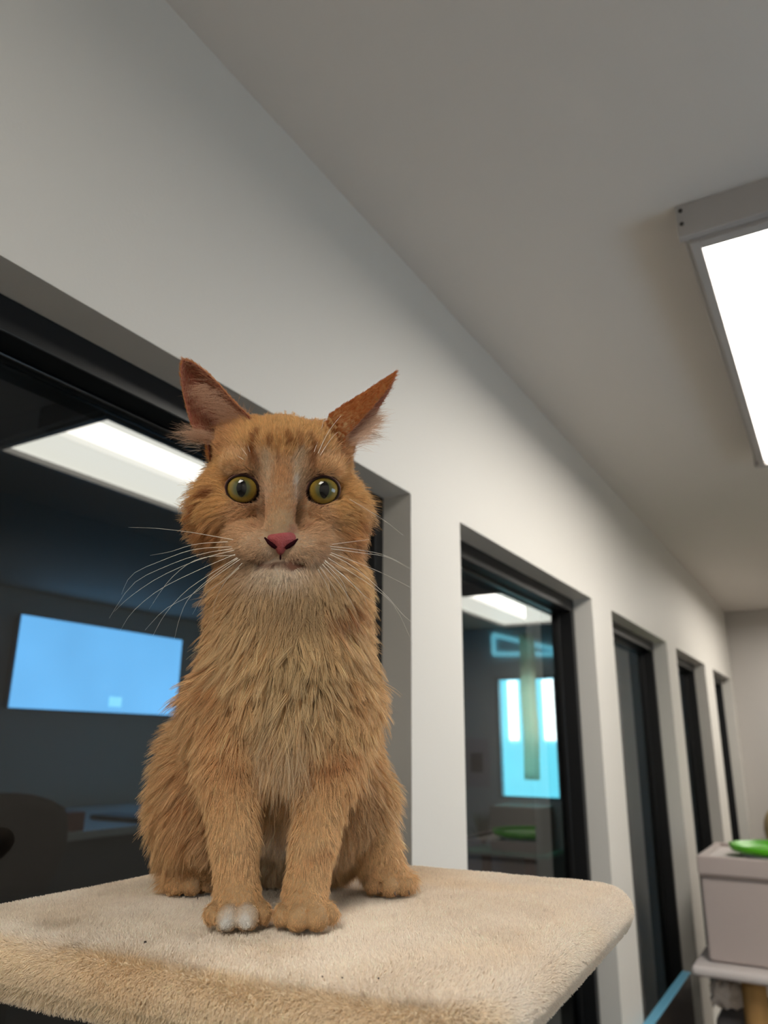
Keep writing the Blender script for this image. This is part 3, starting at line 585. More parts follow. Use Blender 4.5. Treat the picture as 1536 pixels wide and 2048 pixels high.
def hair(name, P, rad, col, material, parent):
    """P (n,k,3) strand points, rad (n,k), col (n,3)"""
    n, k, _ = P.shape
    hc = bpy.data.hair_curves.new(name); hc.add_curves([k]*n)
    hc.attributes['position'].data.foreach_set('vector', P.astype(np.float32).ravel())
    ra = hc.attributes.get('radius') or hc.attributes.new('radius', 'FLOAT', 'POINT')
    ra.data.foreach_set('value', rad.astype(np.float32).ravel())
    ca = hc.attributes.new('col', 'FLOAT_COLOR', 'CURVE')
    ca.data.foreach_set('color', np.concatenate([col, np.ones((n, 1))], 1).astype(np.float32).ravel())
    hc.materials.append(material)
    o = bpy.data.objects.new(name, hc); COL.objects.link(o); o.parent = parent
    return o
def nrm(v): return v/np.maximum(np.linalg.norm(v, axis=-1, keepdims=True), 1e-9)
def tri_data(me):
    me.calc_loop_triangles(); nt_ = len(me.loop_triangles)
    t = np.empty(nt_*3, np.int32); me.loop_triangles.foreach_get('vertices', t); t = t.reshape(-1, 3)
    v = np.empty(len(me.vertices)*3, np.float32); me.vertices.foreach_get('co', v); v = v.reshape(-1, 3)
    n = np.empty(len(me.vertices)*3, np.float32); me.vertices.foreach_get('normal', n); n = n.reshape(-1, 3)
    return v, n, t
def scatter(v, n, t, N, wfun=None):
    a, b, c = v[t[:, 0]], v[t[:, 1]], v[t[:, 2]]
    ar = np.linalg.norm(np.cross(b-a, c-a), axis=1)/2
    if wfun is not None: ar = ar*wfun((a+b+c)/3, nrm(n[t].mean(1)))
    i = rng.choice(len(t), N, p=ar/ar.sum()); r1_, r2_ = rng.random(N), rng.random(N); s = np.sqrt(r1_)
    w_ = np.stack([1-s, s*(1-r2_), s*r2_], 1)[..., None]
    return (v[t[i]]*w_).sum(1), nrm((n[t[i]]*w_).sum(1))
def vnoise(p, scale, seed=0, octv=2):
    """smooth value noise in -1..1 for an (n,3) array"""
    r = np.random.default_rng(seed); perm = r.random((32, 32, 32)); out_ = 0; amp = 1; tot = 0
    for o_ in range(octv):
        q = p*scale*(2**o_)+o_*7.3; f0 = np.floor(q).astype(int); f = q-f0; f = f*f*(3-2*f); acc = 0
        for dx in (0, 1):
            for dy in (0, 1):
                for dz in (0, 1):
                    wgt = (f[:, 0] if dx else 1-f[:, 0])*(f[:, 1] if dy else 1-f[:, 1])*(f[:, 2] if dz else 1-f[:, 2])
                    acc = acc+wgt*perm[(f0[:, 0]+dx) % 32, (f0[:, 1]+dy) % 32, (f0[:, 2]+dz) % 32]
        out_ = out_+amp*(acc*2-1); tot += amp; amp *= .5
    return out_/tot
def rounded_slab(hx, hy, th, rc, re, n=10, ke=6):
    bm = bmesh.new(); prof = []
    prof = [(re+.022, 0), (re+.003, 0)]+[(re*(1-math.sin(math.pi/2*k/ke)), -re*(1-math.cos(math.pi/2*k/ke))) for k in range(ke+1)]
    prof += [(.004, -th*.55), (.014, -th*.85), (.024, -th)]
    def ring(ins, z):
        pts = []; r = max(rc-ins, .002)
        for (cx, cy, a0) in ((hx-rc, hy-rc, 0), (-hx+rc, hy-rc, 90), (-hx+rc, -hy+rc, 180), (hx-rc, -hy+rc, 270)):
            for j in range(n+1):
                a = math.radians(a0+90*j/n); pts.append((cx+r*math.cos(a), cy+r*math.sin(a), z))
        return [bm.verts.new(p) for p in pts]
    rings = [ring(i_, z_) for i_, z_ in prof]
    for a, b in zip(rings[:-1], rings[1:]):
        L_ = len(a)
        for i in range(L_): bm.faces.new((a[i], b[i], b[(i+1) % L_], a[(i+1) % L_]))
    bm.faces.new(rings[0]); bm.faces.new(rings[-1][::-1])
    bmesh.ops.recalc_face_normals(bm, faces=bm.faces)
    return bm
PC = (.268, .488, PZ-.003)
tree = empty('cat_tree', (PC[0], PC[1], 0), math.radians(3))
tag(tree, 'cream plush topped cat tree platform that the orange cat sits on', 'cat tree')
pl_ = obj('platform', rounded_slab(.183, .176, .038, .045, .012), plushm, tree, smooth=True, loc=(0, 0, PC[2]))
board = mat('dark_underside_board', (30, 28, 27), .7)
boxes('underside_board', [(-.165, -.145, PC[2]-.040, .165, .145, PC[2]-.034)], board, tree, bevel=.002)
sisal = mat('sisal_rope_post', (178, 142, 92), .85, .2, bump=.8, bscale=90)
bm = bmesh.new(); lathe(bm, rope_post(.045, .03, PC[2]-.040), -.03, .03); obj('post', bm, sisal, tree, smooth=True)
boxes('base', [(-.20, -.20, 0, .20, .20, .03)], plushm, tree, bevel=.01)
# plush pile on the platform
v, n, t = tri_data(pl_.data)
NP = 260000
P0, N0 = scatter(v, n, t, NP, lambda c, nn: np.where(nn[:, 2] < -.6, .15, 1.0)*np.where((np.abs(nn[:, 2]) < .985), np.where(np.abs(nn[:, 2]) > .1, 2.6, 1.8), 1))
dirn = np.stack([vnoise(P0, 22, 3), vnoise(P0, 22, 4), np.zeros(NP)], 1)*1.0 + np.stack([vnoise(P0, 120, 5), vnoise(P0, 120, 6), np.zeros(NP)], 1)*.3
dirn += rng.normal(0, .35, (NP, 3))
side = (np.abs(N0[:, 2]) < .75)[:, None]
tang = dirn - N0*(dirn*N0).sum(1, keepdims=True)
D0 = nrm(N0*1.0 + tang*.55 + np.where(side, [[0, 0, -.45]], 0))
ln = (.0028+.0010*rng.random(NP)+.0005*vnoise(P0, 60, 9))*np.where(side[:, 0], 1.0, 1)
tt = np.linspace(0, 1, 4)[None, :, None]
PP = P0[:, None]+ D0[:, None]*ln[:, None, None]*tt + tang[:, None]*(ln[:, None, None]*.3)*tt**2
rad = np.broadcast_to(np.array([.00022, .00021, .00017, .00008]), (NP, 4))
base_c = np.array(lin((250, 238, 224)))
cc = base_c*(1+.07*rng.normal(size=(NP, 1))+.05*vnoise(P0, 30, 11)[:, None])
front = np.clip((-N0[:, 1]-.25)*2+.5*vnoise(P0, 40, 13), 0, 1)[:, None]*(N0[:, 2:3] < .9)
cc = cc*(1-front*np.array([.02, .08, .20]))       # front edge of the cover tinted yellower
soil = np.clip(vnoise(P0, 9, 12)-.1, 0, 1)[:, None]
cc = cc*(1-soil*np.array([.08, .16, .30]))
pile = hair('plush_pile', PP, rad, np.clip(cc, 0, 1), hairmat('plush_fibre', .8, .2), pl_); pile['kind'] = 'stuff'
# small dark crumbs
CRL = ('dark litter crumb on the plush left of the front paws, the largest crumb', 'dark litter crumb near the plush front edge, leftmost of the three right of the paws', 'speck of litter near the plush front edge, middle of the three right of the paws', 'speck of litter on the plush right of the paws, rightmost of the three')
crumb = mat('crumb', (52, 44, 38), .8)
for k, (x, y) in enumerate(((-.0162, -.1554), (.1000, -.1640), (.1090, -.1610), (.1240, -.1540))):
    bm = bmesh.new(); bmesh.ops.create_icosphere(bm, subdivisions=1, radius=.0005 if k else .0009)
    for q in bm.verts: q.co *= random.uniform(.6, 1.3)
    c_, s_ = math.cos(math.radians(3)), math.sin(math.radians(3))
    o = obj('crumb', bm, crumb, loc=(PC[0]+x*c_-y*s_, PC[1]+x*s_+y*c_, PC[2]+.0036))
    tag(o, CRL[k], 'crumb', 'dark crumbs scattered on the platform plush')

# ------------------------------------------------------------------ the cat
MM = .001
HCN = np.array(HEAD_CENTRE); HX, HV, HF = [np.array(a) for a in HEAD_AXES]
def to_head(p): q = p-HCN; return np.stack([q@HX, q@HV, q@HF], -1)
VX = 1.5
lo = np.array([-125., -50., -4.]); hi = np.array([125., 262., 336.])
dims = np.ceil((hi-lo)/VX).astype(int)+1
gx, gy, gz = [lo[i]+VX*np.arange(dims[i]) for i in range(3)]
F = np.full(dims, 40., np.float32)
def region(c0, c1):
    a = np.clip(np.floor((c0-lo)/VX).astype(int), 0, dims); b = np.clip(np.ceil((c1-lo)/VX).astype(int)+1, 0, dims)
    sl = tuple(slice(a[i], b[i]) for i in range(3))
    X, Y, Z = np.meshgrid(gx[sl[0]], gy[sl[1]], gz[sl[2]], indexing='ij')
    return sl, np.stack([X, Y, Z], -1)
def blend(sl, d, k):
    a = F[sl]; h = np.clip(.5+.5*(a-d)/k, 0, 1); F[sl] = a*(1-h)+d*h-k*h*(1-h)
for pr in PRIMS:
    if pr[0] == 'E':
        c = np.array(pr[1]); r = np.array(pr[2]); k = pr[3]; mg = r.max()+k+8
        sl, g_ = region(c-mg, c+mg); q = g_-c
        if pr[4] == 'h': q = np.stack([q@HX, q@HV, q@HF], -1)
        k0 = np.linalg.norm(q/r, axis=-1); k1 = np.linalg.norm(q/(r*r), axis=-1)+1e-6
        blend(sl, k0*(k0-1)/k1, k)
    else:
        a, ra, b, rb, k = np.array(pr[1]), pr[2], np.array(pr[3]), pr[4], pr[5]; mg = max(ra, rb)+k+8
        sl, g_ = region(np.minimum(a, b)-mg, np.maximum(a, b)+mg)
        ab = b-a; h = np.clip(((g_-a)@ab)/(ab@ab), 0, 1)
        blend(sl, np.linalg.norm(g_-a-h[..., None]*ab, axis=-1)-(ra+(rb-ra)*h), k)
EYEC = []
for (c, sd) in EYES:                      # eye openings
    c = np.array(c); ec = c-HF*12.6; EYEC.append((ec, sd))
    sl, g_ = region(c-22, c+22); q = to_head(g_)-to_head(c)
    ang = .12*sd; u = q[..., 0]*math.cos(ang)+q[..., 1]*math.sin(ang); vv = -q[..., 0]*math.sin(ang)+q[..., 1]*math.cos(ang)
    d = np.maximum((np.sqrt((u/10.6)**2+(vv/np.where(vv > 0, 8.9, 10.0))**2)-1)*9.8, -(q[..., 2]+14))
    d = np.minimum(d, np.linalg.norm(g_-ec, axis=-1)-12.2)
    a = F[sl]; h = np.clip(.5-.5*(a+d)/2.0, 0, 1); F[sl] = a*(1-h)-d*h+2.0*h*(1-h)
for (a, b, r_, k_) in CUTS:               # mouth line
    a, b = np.array(a), np.array(b); sl, g_ = region(np.minimum(a, b)-8, np.maximum(a, b)+8)
    ab = b-a; h = np.clip(((g_-a)@ab)/(ab@ab), 0, 1); d = np.linalg.norm(g_-a-h[..., None]*ab, axis=-1)-r_
    f_ = F[sl]; h = np.clip(.5-.5*(f_+d)/k_, 0, 1); F[sl] = f_*(1-h)-d*h+k_*h*(1-h)
F = np.maximum(F, (0.0-gz)[None, None, :].astype(np.float32))      # flat soles on the platform
def surface_nets(F):
    s = F < 0
    cells = np.zeros(np.array(F.shape)-1, np.int8)
    for i in (0, 1):
        for j in (0, 1):
            for k in (0, 1): cells += s[i:F.shape[0]-1+i, j:F.shape[1]-1+j, k:F.shape[2]-1+k]
    act = (cells > 0) & (cells < 8); idx = -np.ones(act.shape, np.int64); ii = np.argwhere(act); idx[tuple(ii.T)] = np.arange(len(ii))
    acc = np.zeros((len(ii), 3)); cnt = np.zeros(len(ii))
    corners = [(i, j, k) for i in (0, 1) for j in (0, 1) for k in (0, 1)]
    for a in corners:
        for ax in range(3):
            if a[ax]: continue
            b = list(a); b[ax] = 1
            fa = F[ii[:, 0]+a[0], ii[:, 1]+a[1], ii[:, 2]+a[2]]; fb = F[ii[:, 0]+b[0], ii[:, 1]+b[1], ii[:, 2]+b[2]]
            cr = (fa < 0) != (fb < 0); t = np.where(cr, fa/np.where(fa == fb, 1, fa-fb), 0)
            p = np.tile(np.array(a, float), (len(ii), 1)); p[:, ax] += t
            acc[cr] += p[cr]; cnt[cr] += 1
    V = (ii+acc/cnt[:, None])*VX+lo
    Q = []
    for ax in range(3):
        o1, o2 = [x for x in range(3) if x != ax]
        A = np.moveaxis(s, ax, 0); cr = A[:-1] != A[1:]
        e = np.argwhere(cr); inside = A[:-1][cr]
        full = np.zeros((len(e), 3), int); full[:, ax] = e[:, 0]; full[:, o1] = e[:, 1]; full[:, o2] = e[:, 2]
        ok = (full[:, o1] > 0) & (full[:, o2] > 0) & (full[:, o1] < F.shape[o1]-1) & (full[:, o2] < F.shape[o2]-1)
        full = full[ok]; inside = inside[ok]
        def cell(d1, d2): q = full.copy(); q[:, o1] += d1; q[:, o2] += d2; return idx[tuple(q.T)]
        q = np.stack([cell(-1, -1), cell(0, -1), cell(0, 0), cell(-1, 0)], 1)
        flip = inside if ax != 1 else ~inside
        q[~flip] = q[~flip][:, ::-1]; Q.append(q)
    Q = np.concatenate(Q); return V, Q[(Q >= 0).all(1)]
BV, BQ = surface_nets(F)
# light smoothing
def smooth(V, Q, it=2, lam=.5):
    e = np.concatenate([Q[:, [0, 1]], Q[:, [1, 2]], Q[:, [2, 3]], Q[:, [3, 0]]]); e = np.concatenate([e, e[:, ::-1]])
    for _ in range(it):
        s_ = np.stack([np.bincount(e[:, 0], V[e[:, 1], i], len(V)) for i in range(3)], 1); c = np.bincount(e[:, 0], minlength=len(V))
        V = V+(s_/np.maximum(c, 1)[:, None]-V)*lam
    return V
BV = smooth(BV, BQ, 2, .45)
nbody = len(BV)
# ears: curved leaf shells, joined to the body mesh
earV, earQ, EAR_IN = [], [], []
off = nbody
def cr_interp(pts, t):
    pts = np.array(pts); n_ = len(pts)-1; x = t*n_; i = min(int(x), n_-1); f = x-i
    p0, p1, p2, p3 = pts[max(i-1, 0)], pts[i], pts[i+1], pts[min(i+2, n_)]
    return .5*((2*p1)+(-p0+p2)*f+(2*p0-5*p1+4*p2-p3)*f*f+(-p0+3*p1-3*p2+p3)*f**3)
for E_ in EARS:
    NU, NV = 22, 26; grid = np.zeros((NV, NU, 3))
    for j in range(NV):
        tv = (j/(NV-1))**.9; A, B, C_ = [cr_interp(E_[k], tv) for k in ('near', 'mid', 'far')]
        if j == 0: A, B, C_ = [x-HV*9-HF*2 for x in (A, B, C_)]
        M2 = 2*B-.5*(A+C_)
        for i in range(NU):
            u = i/(NU-1); grid[j, i] = (1-u)**2*A+2*u*(1-u)*M2+u*u*C_
    gu = np.gradient(grid, axis=1); gv = np.gradient(grid, axis=0); nn = nrm(np.cross(gu, gv)); nn[-1] = nn[-2]
    cen = grid.mean((0, 1)); inward = (np.array(E_['near'][1])+np.array(E_['far'][1]))/2-grid[6, NU//2]
    if (nn[6, NU//2]@inward) < 0: nn = -nn
    th = .7*np.ones((NV, NU, 1)); th[:, [0, -1]] = .25; th[-1] = .15
    inn = grid+nn*th; outr = grid-nn*th; b0 = off
    allv = np.concatenate([inn.reshape(-1, 3), outr.reshape(-1, 3)]); earV.append(allv); n1 = NV*NU
    q = []
    for j in range(NV-1):
        for i in range(NU-1):
            a = j*NU+i; q.append((a, a+1, a+NU+1, a+NU)); q.append((n1+a, n1+a+NU, n1+a+NU+1, n1+a+1))
        for i in (0, NU-1):
            a = j*NU+i; q.append((a, a+NU, n1+a+NU, n1+a) if i == 0 else (a, n1+a, n1+a+NU, a+NU))
    for i in range(NU-1): a = (NV-1)*NU+i; q.append((a, a+1, n1+a+1, n1+a)); q.append((i, n1+i, n1+i+1, i+1))
    q = np.array(q)
    f0 = q[(NU-1)*20]; fn = np.cross(allv[q[2*60][1]]-allv[q[2*60][0]], allv[q[2*60][2]]-allv[q[2*60][0]])
    earQ.append((q if True else q)+b0); off += len(allv)
AV = np.concatenate([BV]+earV); AQ = np.concatenate([BQ]+earQ)
me = bpy.data.meshes.new('cat')
me.vertices.add(len(AV)); me.vertices.foreach_set('co', (AV*MM).astype(np.float32).ravel())
me.loops.add(AQ.size); me.loops.foreach_set('vertex_index', AQ.astype(np.int32).ravel())
me.polygons.add(len(AQ)); me.polygons.foreach_set('loop_start', np.arange(0, AQ.size, 4, dtype=np.int32))
me.polygons.foreach_set('use_smooth', np.ones(len(AQ), bool))
me.update(calc_edges=True); me.validate()
bm = bmesh.new(); bm.from_mesh(me); bmesh.ops.recalc_face_normals(bm, faces=bm.faces); bm.to_mesh(me); bm.free()
cat = bpy.data.objects.new('cat', me); COL.objects.link(cat)
cat.location = (.290, .402, PZ+.0005); cat.rotation_euler.z = math.atan2(.611, .792)
tag(cat, 'orange tabby cat with long chest fur sitting upright on the cream plush platform', 'cat')

# colour fields -----------------------------------------------------
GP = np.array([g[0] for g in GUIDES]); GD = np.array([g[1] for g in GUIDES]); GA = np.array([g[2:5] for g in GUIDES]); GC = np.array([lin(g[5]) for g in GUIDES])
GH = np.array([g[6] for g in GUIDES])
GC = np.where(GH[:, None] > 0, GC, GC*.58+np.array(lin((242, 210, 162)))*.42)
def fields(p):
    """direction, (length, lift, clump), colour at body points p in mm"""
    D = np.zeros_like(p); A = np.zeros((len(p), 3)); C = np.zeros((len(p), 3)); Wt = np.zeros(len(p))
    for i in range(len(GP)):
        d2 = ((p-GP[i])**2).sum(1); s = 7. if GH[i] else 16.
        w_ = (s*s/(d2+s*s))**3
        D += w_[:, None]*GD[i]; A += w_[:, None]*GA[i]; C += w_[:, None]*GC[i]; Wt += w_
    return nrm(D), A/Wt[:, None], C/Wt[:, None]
def marks(p, C):
    pw = p+np.stack([vnoise(p, .11, 21), vnoise(p, .11, 22), vnoise(p, .11, 23)], 1)*1.8
    for a, b, r, col, st in MARKS:
        a, b = np.array(a), np.array(b); ab = b-a; h = np.clip(((pw-a)@ab)/(ab@ab+1e-6), 0, 1)
        d = np.linalg.norm(pw-a-h[:, None]*ab, axis=1)/r; k = (st*np.clip(1.5-d, 0, 1)*np.where(d < 1.5, 1, 0))[:, None]
        C = C*(1-k)+np.array(lin(col))*k
    return C
skinm = bpy.data.materials.new('cat_skin'); skinm.use_nodes = True
b_ = skinm.node_tree.nodes['Principled BSDF']; b_.inputs['Roughness'].default_value = .7; b_.inputs['Specular IOR Level'].default_value = .2
at = skinm.node_tree.nodes.new('ShaderNodeAttribute'); at.attribute_name = 'skin'
skinm.node_tree.links.new(at.outputs['Color'], b_.inputs['Base Color'])
me.materials.append(skinm)
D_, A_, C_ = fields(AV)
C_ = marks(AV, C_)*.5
# inner ears: pink leather
pos = nbody; pink = np.array(lin((150, 88, 72)))
for ev in earV:
    n1 = len(ev)//2; C_[pos:pos+n1] = pink; pos += len(ev)
# eyelid skin
for (c, sd) in EYES:
    d = np.linalg.norm(AV-np.array(c), axis=1); k = np.clip((14.5-d)/2.5, 0, 1)[:, None]; C_ = C_*(1-k)+np.array(lin((96, 60, 50)))*k
for (a, b, r_, k_) in CUTS:               # darker lip skin along the mouth line
    if a[2] < 150: continue
    a, b = np.array(a), np.array(b); ab = b-a; h = np.clip(((AV-a)@ab)/(ab@ab), 0, 1)
    k = np.clip((5.0-np.linalg.norm(AV-a-h[:, None]*ab, axis=1))/2.0, 0, 1)[:, None]; C_ = C_*(1-k)+np.array(lin((104, 70, 54)))*k
ca = me.attributes.new('skin', 'FLOAT_COLOR', 'POINT')
ca.data.foreach_set('color', np.concatenate([C_, np.ones((len(AV), 1))], 1).astype(np.float32).ravel())

# fur ----------------------------------------------------------------
v, n, t = tri_data(me); v = v/MM
is_ear = (t >= nbody).all(1); tb = t[~is_ear]
camdir = nrm(np.array([0., -1., -.1]))
def wf(c, nn):
    hd = to_head(c); inh = (np.abs(hd[:, 0]) < 52) & (np.abs(hd[:, 1]) < 62) & (hd[:, 2] > -28)
    w_ = np.where(inh, 3.4, 1.0); w_ = w_*np.where(nn[:, 1] > .45, .35, 1); w_ = w_*np.where(c[:, 2] < 35, 1.8, 1)
    w_ = w_*np.where((nn[:, 2] < -.9) & (c[:, 2] < 3), 0, 1)
    return w_
NF = 330000
P0, N0 = scatter(v, n, tb, NF, wf)
# ear outsides
E0, EN, EIN = [], [], []
pos = nbody
for ev, E_ in zip(earV, EARS):
    n1 = len(ev)//2; te = t[(t >= pos+n1).all(1) & (t < pos+2*n1).all(1)]
    p_, n_ = scatter(v, n, te, 13000); E0.append(p_); EN.append(n_); EIN.append(np.zeros(13000))
    te = t[(t >= pos).all(1) & (t < pos+n1).all(1)]
    p_, n_ = scatter(v, n, te, 3500); E0.append(p_); EN.append(n_); EIN.append(np.ones(3500))
    pos += len(ev)
def strands(P0, N0, K=6, earflag=None, axisdir=None):
    N = len(P0)
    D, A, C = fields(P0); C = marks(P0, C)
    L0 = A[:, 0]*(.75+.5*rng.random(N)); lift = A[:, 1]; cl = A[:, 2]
    if axisdir is not None: D = axisdir
    if earflag is not None:
        L0 = np.where(earflag > 0, 4.0, 3.2)*(.7+.5*rng.random(N)); lift = np.where(earflag > 0, .3, .12); cl = lift*0+.15
        C = np.where(earflag[:, None] > 0, np.array(lin((206, 158, 126))), np.where(P0[:, :1] > 0, np.array(lin((186, 106, 48))), np.array(lin((204, 140, 84)))))*np.ones((N, 1))  # right ear fur darker: shade on that ear is put into the colour
    cs = np.clip(L0*.19, 1.4, 4.6); lv = np.round(np.log2(cs)*2)/2; cs = 2.0**lv
    wp = P0+np.stack([vnoise(P0, .3, 51), vnoise(P0, .3, 52), vnoise(P0, .3, 53)], 1)*1.8
    key = np.floor(wp/cs[:, None]).astype(np.int64)+500
    kk = ((key[:, 0]*2000+key[:, 1])*2000+key[:, 2])*64+(lv*2).astype(np.int64)+20
    _, first, inv = np.unique(kk, return_index=True, return_inverse=True); lead = first[inv.ravel()]
    lock = rng.normal(0, 1, N)[lead]; L0 = L0*(1+.16*rng.normal(0, 1, N)[lead]); lift = lift*(1+.45*rng.normal(0, 1, N)[lead])
    lockd = rng.normal(0, 1, (N, 3))[lead]
    flow = np.stack([vnoise(P0, .05, 31), vnoise(P0, .05, 32), vnoise(P0, .05, 33)], 1)*.38+np.stack([vnoise(P0, .16, 41), vnoise(P0, .16, 42), vnoise(P0, .16, 43)], 1)*.22
    D = nrm(D+flow*np.clip(L0/12, .3, 1)[:, None]+lockd*(.05+.012*np.clip(L0, 0, 20))[:, None]+rng.normal(0, .09, (N, 3)))
    T = D-N0*(D*N0).sum(1, keepdims=True); T = nrm(T)*np.minimum(np.linalg.norm(T, axis=1, keepdims=True)*1.4, 1)+D*.15
    d0 = nrm(T+N0*(lift*3.6)[:, None]); d1 = nrm(T+N0*(lift*1.5)[:, None]+np.array([0, 0, -1])*np.clip(L0/60, 0, .4)[:, None])
    tt = np.linspace(0, 1, K); P = np.zeros((N, K, 3)); P[:, 0] = P0-N0*.4
    for j in range(1, K):
        f = (j-.5)/(K-1); P[:, j] = P[:, j-1]+nrm(d0*(1-f)+d1*f)*(L0/(K-1))[:, None]
    cl = cl*np.where(rng.random(N) < .2, .25, 1)
    wgt = (cl*(.6+.5*rng.random(N)))[:, None, None]*(tt**1.3)[None, :, None]
    P = P*(1-wgt)+(P[lead]+(P[:, :1]-P[lead][:, :1])*.25)*wgt
    P += (rng.normal(0, .02, (N, 1, 3))*L0[:, None, None])*tt[None, :, None]**2
    C = C*(1+.22*lock[:, None]*cl[:, None]+.13*rng.normal(size=(N, 1)))
    bright = (rng.random(N) < .08)[:, None]; C = np.where(bright, C*1.25+.03, C)
    return P, np.clip(C, .01, .95), L0
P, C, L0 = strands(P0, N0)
# keep strands out of the eyes and off the nose leather
keep = np.ones(len(P), bool)
for (c, sd) in EYES:
    c = np.array(c); q = to_head(P)-to_head(c)
    inside = ((q[..., 0]/10.9)**2+(q[..., 1]/10.0)**2 < 1) & (q[..., 2] > -12) & (q[..., 2] < 30)
    keep &= ~inside[:, 0]; keep &= ~inside[:, -1] & ~inside[:, 3]
nz = np.array(NOSE[0])+HV*1.5; q = to_head(P[:, 0])-to_head(nz)
keep &= ~((np.abs(q[:, 0]) < 10.4-.95*np.clip(-q[:, 1]-1, 0, 9)) & (q[:, 1] < 4.5) & (q[:, 1] > -9.5) & (q[:, 2] > -12))
P, C, L0 = P[keep], C[keep], L0[keep]
rad0 = (.055+.0028*np.clip(L0, 0, 24))[:, None]*np.array([1, 1, .95, .85, .65, .3])
parts_ = [(P, rad0, C)]
EP = np.concatenate(E0); ENn = np.concatenate(EN); EF = np.concatenate(EIN)
ax = np.zeros_like(EP); half = len(EP)//2
for k, E_ in enumerate(EARS): ax[k*half:(k+1)*half] = nrm(np.array(E_['mid'][4])-np.array(E_['mid'][0]))
Pe, Ce, Le = strands(EP, ENn, 6, EF, ax)
parts_.append((Pe, np.full((len(Pe), 1), .06)*np.array([1, 1, .95, .85, .65, .3]), Ce))
for (p0, dr, ln_, sp, cnt, col) in TUFTS:
    p0 = np.array(p0); dr = np.array(dr); r0 = p0+rng.normal(0, sp*.5, (cnt, 3)); dd = nrm(dr+rng.normal(0, .16, (cnt, 3)))
    bend = rng.normal(0, .3, (cnt, 3))+np.array([0, 0, -.15]); s_ = np.linspace(0, 1, 6)[None, :, None]; l_ = (ln_*(.6+.5*rng.random(cnt)))[:, None, None]
    Pt = r0[:, None]+dd[:, None]*l_*s_+bend[:, None]*l_*.4*s_**2
    parts_.append((Pt, np.full((cnt, 1), .06)*np.array([1, 1, .95, .85, .65, .3]), np.array(lin(col))*(1+.1*rng.normal(size=(cnt, 1)))))
PA = np.concatenate([a[0] for a in parts_]); PA[..., 2] = np.maximum(PA[..., 2], .6)
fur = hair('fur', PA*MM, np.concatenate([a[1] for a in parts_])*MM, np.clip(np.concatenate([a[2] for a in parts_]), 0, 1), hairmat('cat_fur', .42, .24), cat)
fur['kind'] = 'stuff'; fur['label'] = 'orange tabby fur, longer and paler on the chest'

# eyes ---------------------------------------------------------------
def eyemat():
    M = bpy.data.materials.new('cat_eye'); M.use_nodes = True; nt = M.node_tree; b = nt.nodes['Principled BSDF']
    b.inputs['Roughness'].default_value = .03; b.inputs['Specular IOR Level'].default_value = .6
    N = nt.nodes.new; Lk = nt.links.new
    tc = N('ShaderNodeTexCoord'); sx = N('ShaderNodeSeparateXYZ'); Lk(tc.outputs['Object'], sx.inputs[0])
    def mth(op, a, b2=None):
        q = N('ShaderNodeMath'); q.operation = op
        for i, x in enumerate((a, b2)):
            if x is None: continue
            if isinstance(x, (int, float)): q.inputs[i].default_value = x
            else: Lk(x, q.inputs[i])
        return q.outputs[0]
    X, Y = sx.outputs[0], sx.outputs[1]
    r = mth('SQRT', mth('ADD', mth('MULTIPLY', X, X), mth('MULTIPLY', Y, Y)))
    px_ = mth('DIVIDE', X, .0034); py_ = mth('DIVIDE', Y, .0060)
    pe = mth('ADD', mth('POWER', mth('ABSOLUTE', px_), 1.7), mth('POWER', mth('ABSOLUTE', py_), 1.7))
    ang = mth('ARCTAN2', Y, X); cb = N('ShaderNodeCombineXYZ'); Lk(mth('MULTIPLY', ang, 7), cb.inputs[0]); Lk(mth('MULTIPLY', r, 260), cb.inputs[1])
    nz_ = N('ShaderNodeTexNoise'); nz_.inputs['Scale'].default_value = 1.6; nz_.inputs['Detail'].default_value = 4; Lk(cb.outputs[0], nz_.inputs['Vector'])
    rr_ = mth('ADD', mth('DIVIDE', r, .0103), mth('MULTIPLY', mth('SUBTRACT', nz_.outputs['Fac'], .5), .16))
    cr = N('ShaderNodeValToRGB'); Lk(rr_, cr.inputs[0]); e = cr.color_ramp.elements
    e[0].position = .28; e[0].color = (*lin((58, 68, 50)), 1); e[1].position = .52; e[1].color = (*lin((84, 84, 46)), 1)
    for p_, c_ in ((.68, (126, 106, 44)), (.88, (150, 124, 54)), (.97, (86, 62, 36)), (1.0, (26, 16, 12))):
        q = cr.color_ramp.elements.new(p_); q.color = (*lin(c_), 1)
    mx = N('ShaderNodeMix'); mx.data_type = 'RGBA'; sm = N('ShaderNodeMapRange'); sm.inputs['From Min'].default_value = .9; sm.inputs['From Max'].default_value = 1.15; Lk(pe, sm.inputs['Value'])
    Lk(sm.outputs[0], mx.inputs['Factor']); mx.inputs['A'].default_value = (.002, .002, .003, 1); Lk(cr.outputs[0], mx.inputs['B'])
    Lk(mx.outputs['Result'], b.inputs['Base Color']); return M
em = eyemat(); lidm = mat('dark_eyelid_rim', (40, 24, 18), .7, .2); lid2 = mat('mauve_eyelid_skin', (118, 82, 76), .7, .2)
hm = Matrix((Vector(HX), Vector(HV), Vector(HF))).transposed().to_4x4()
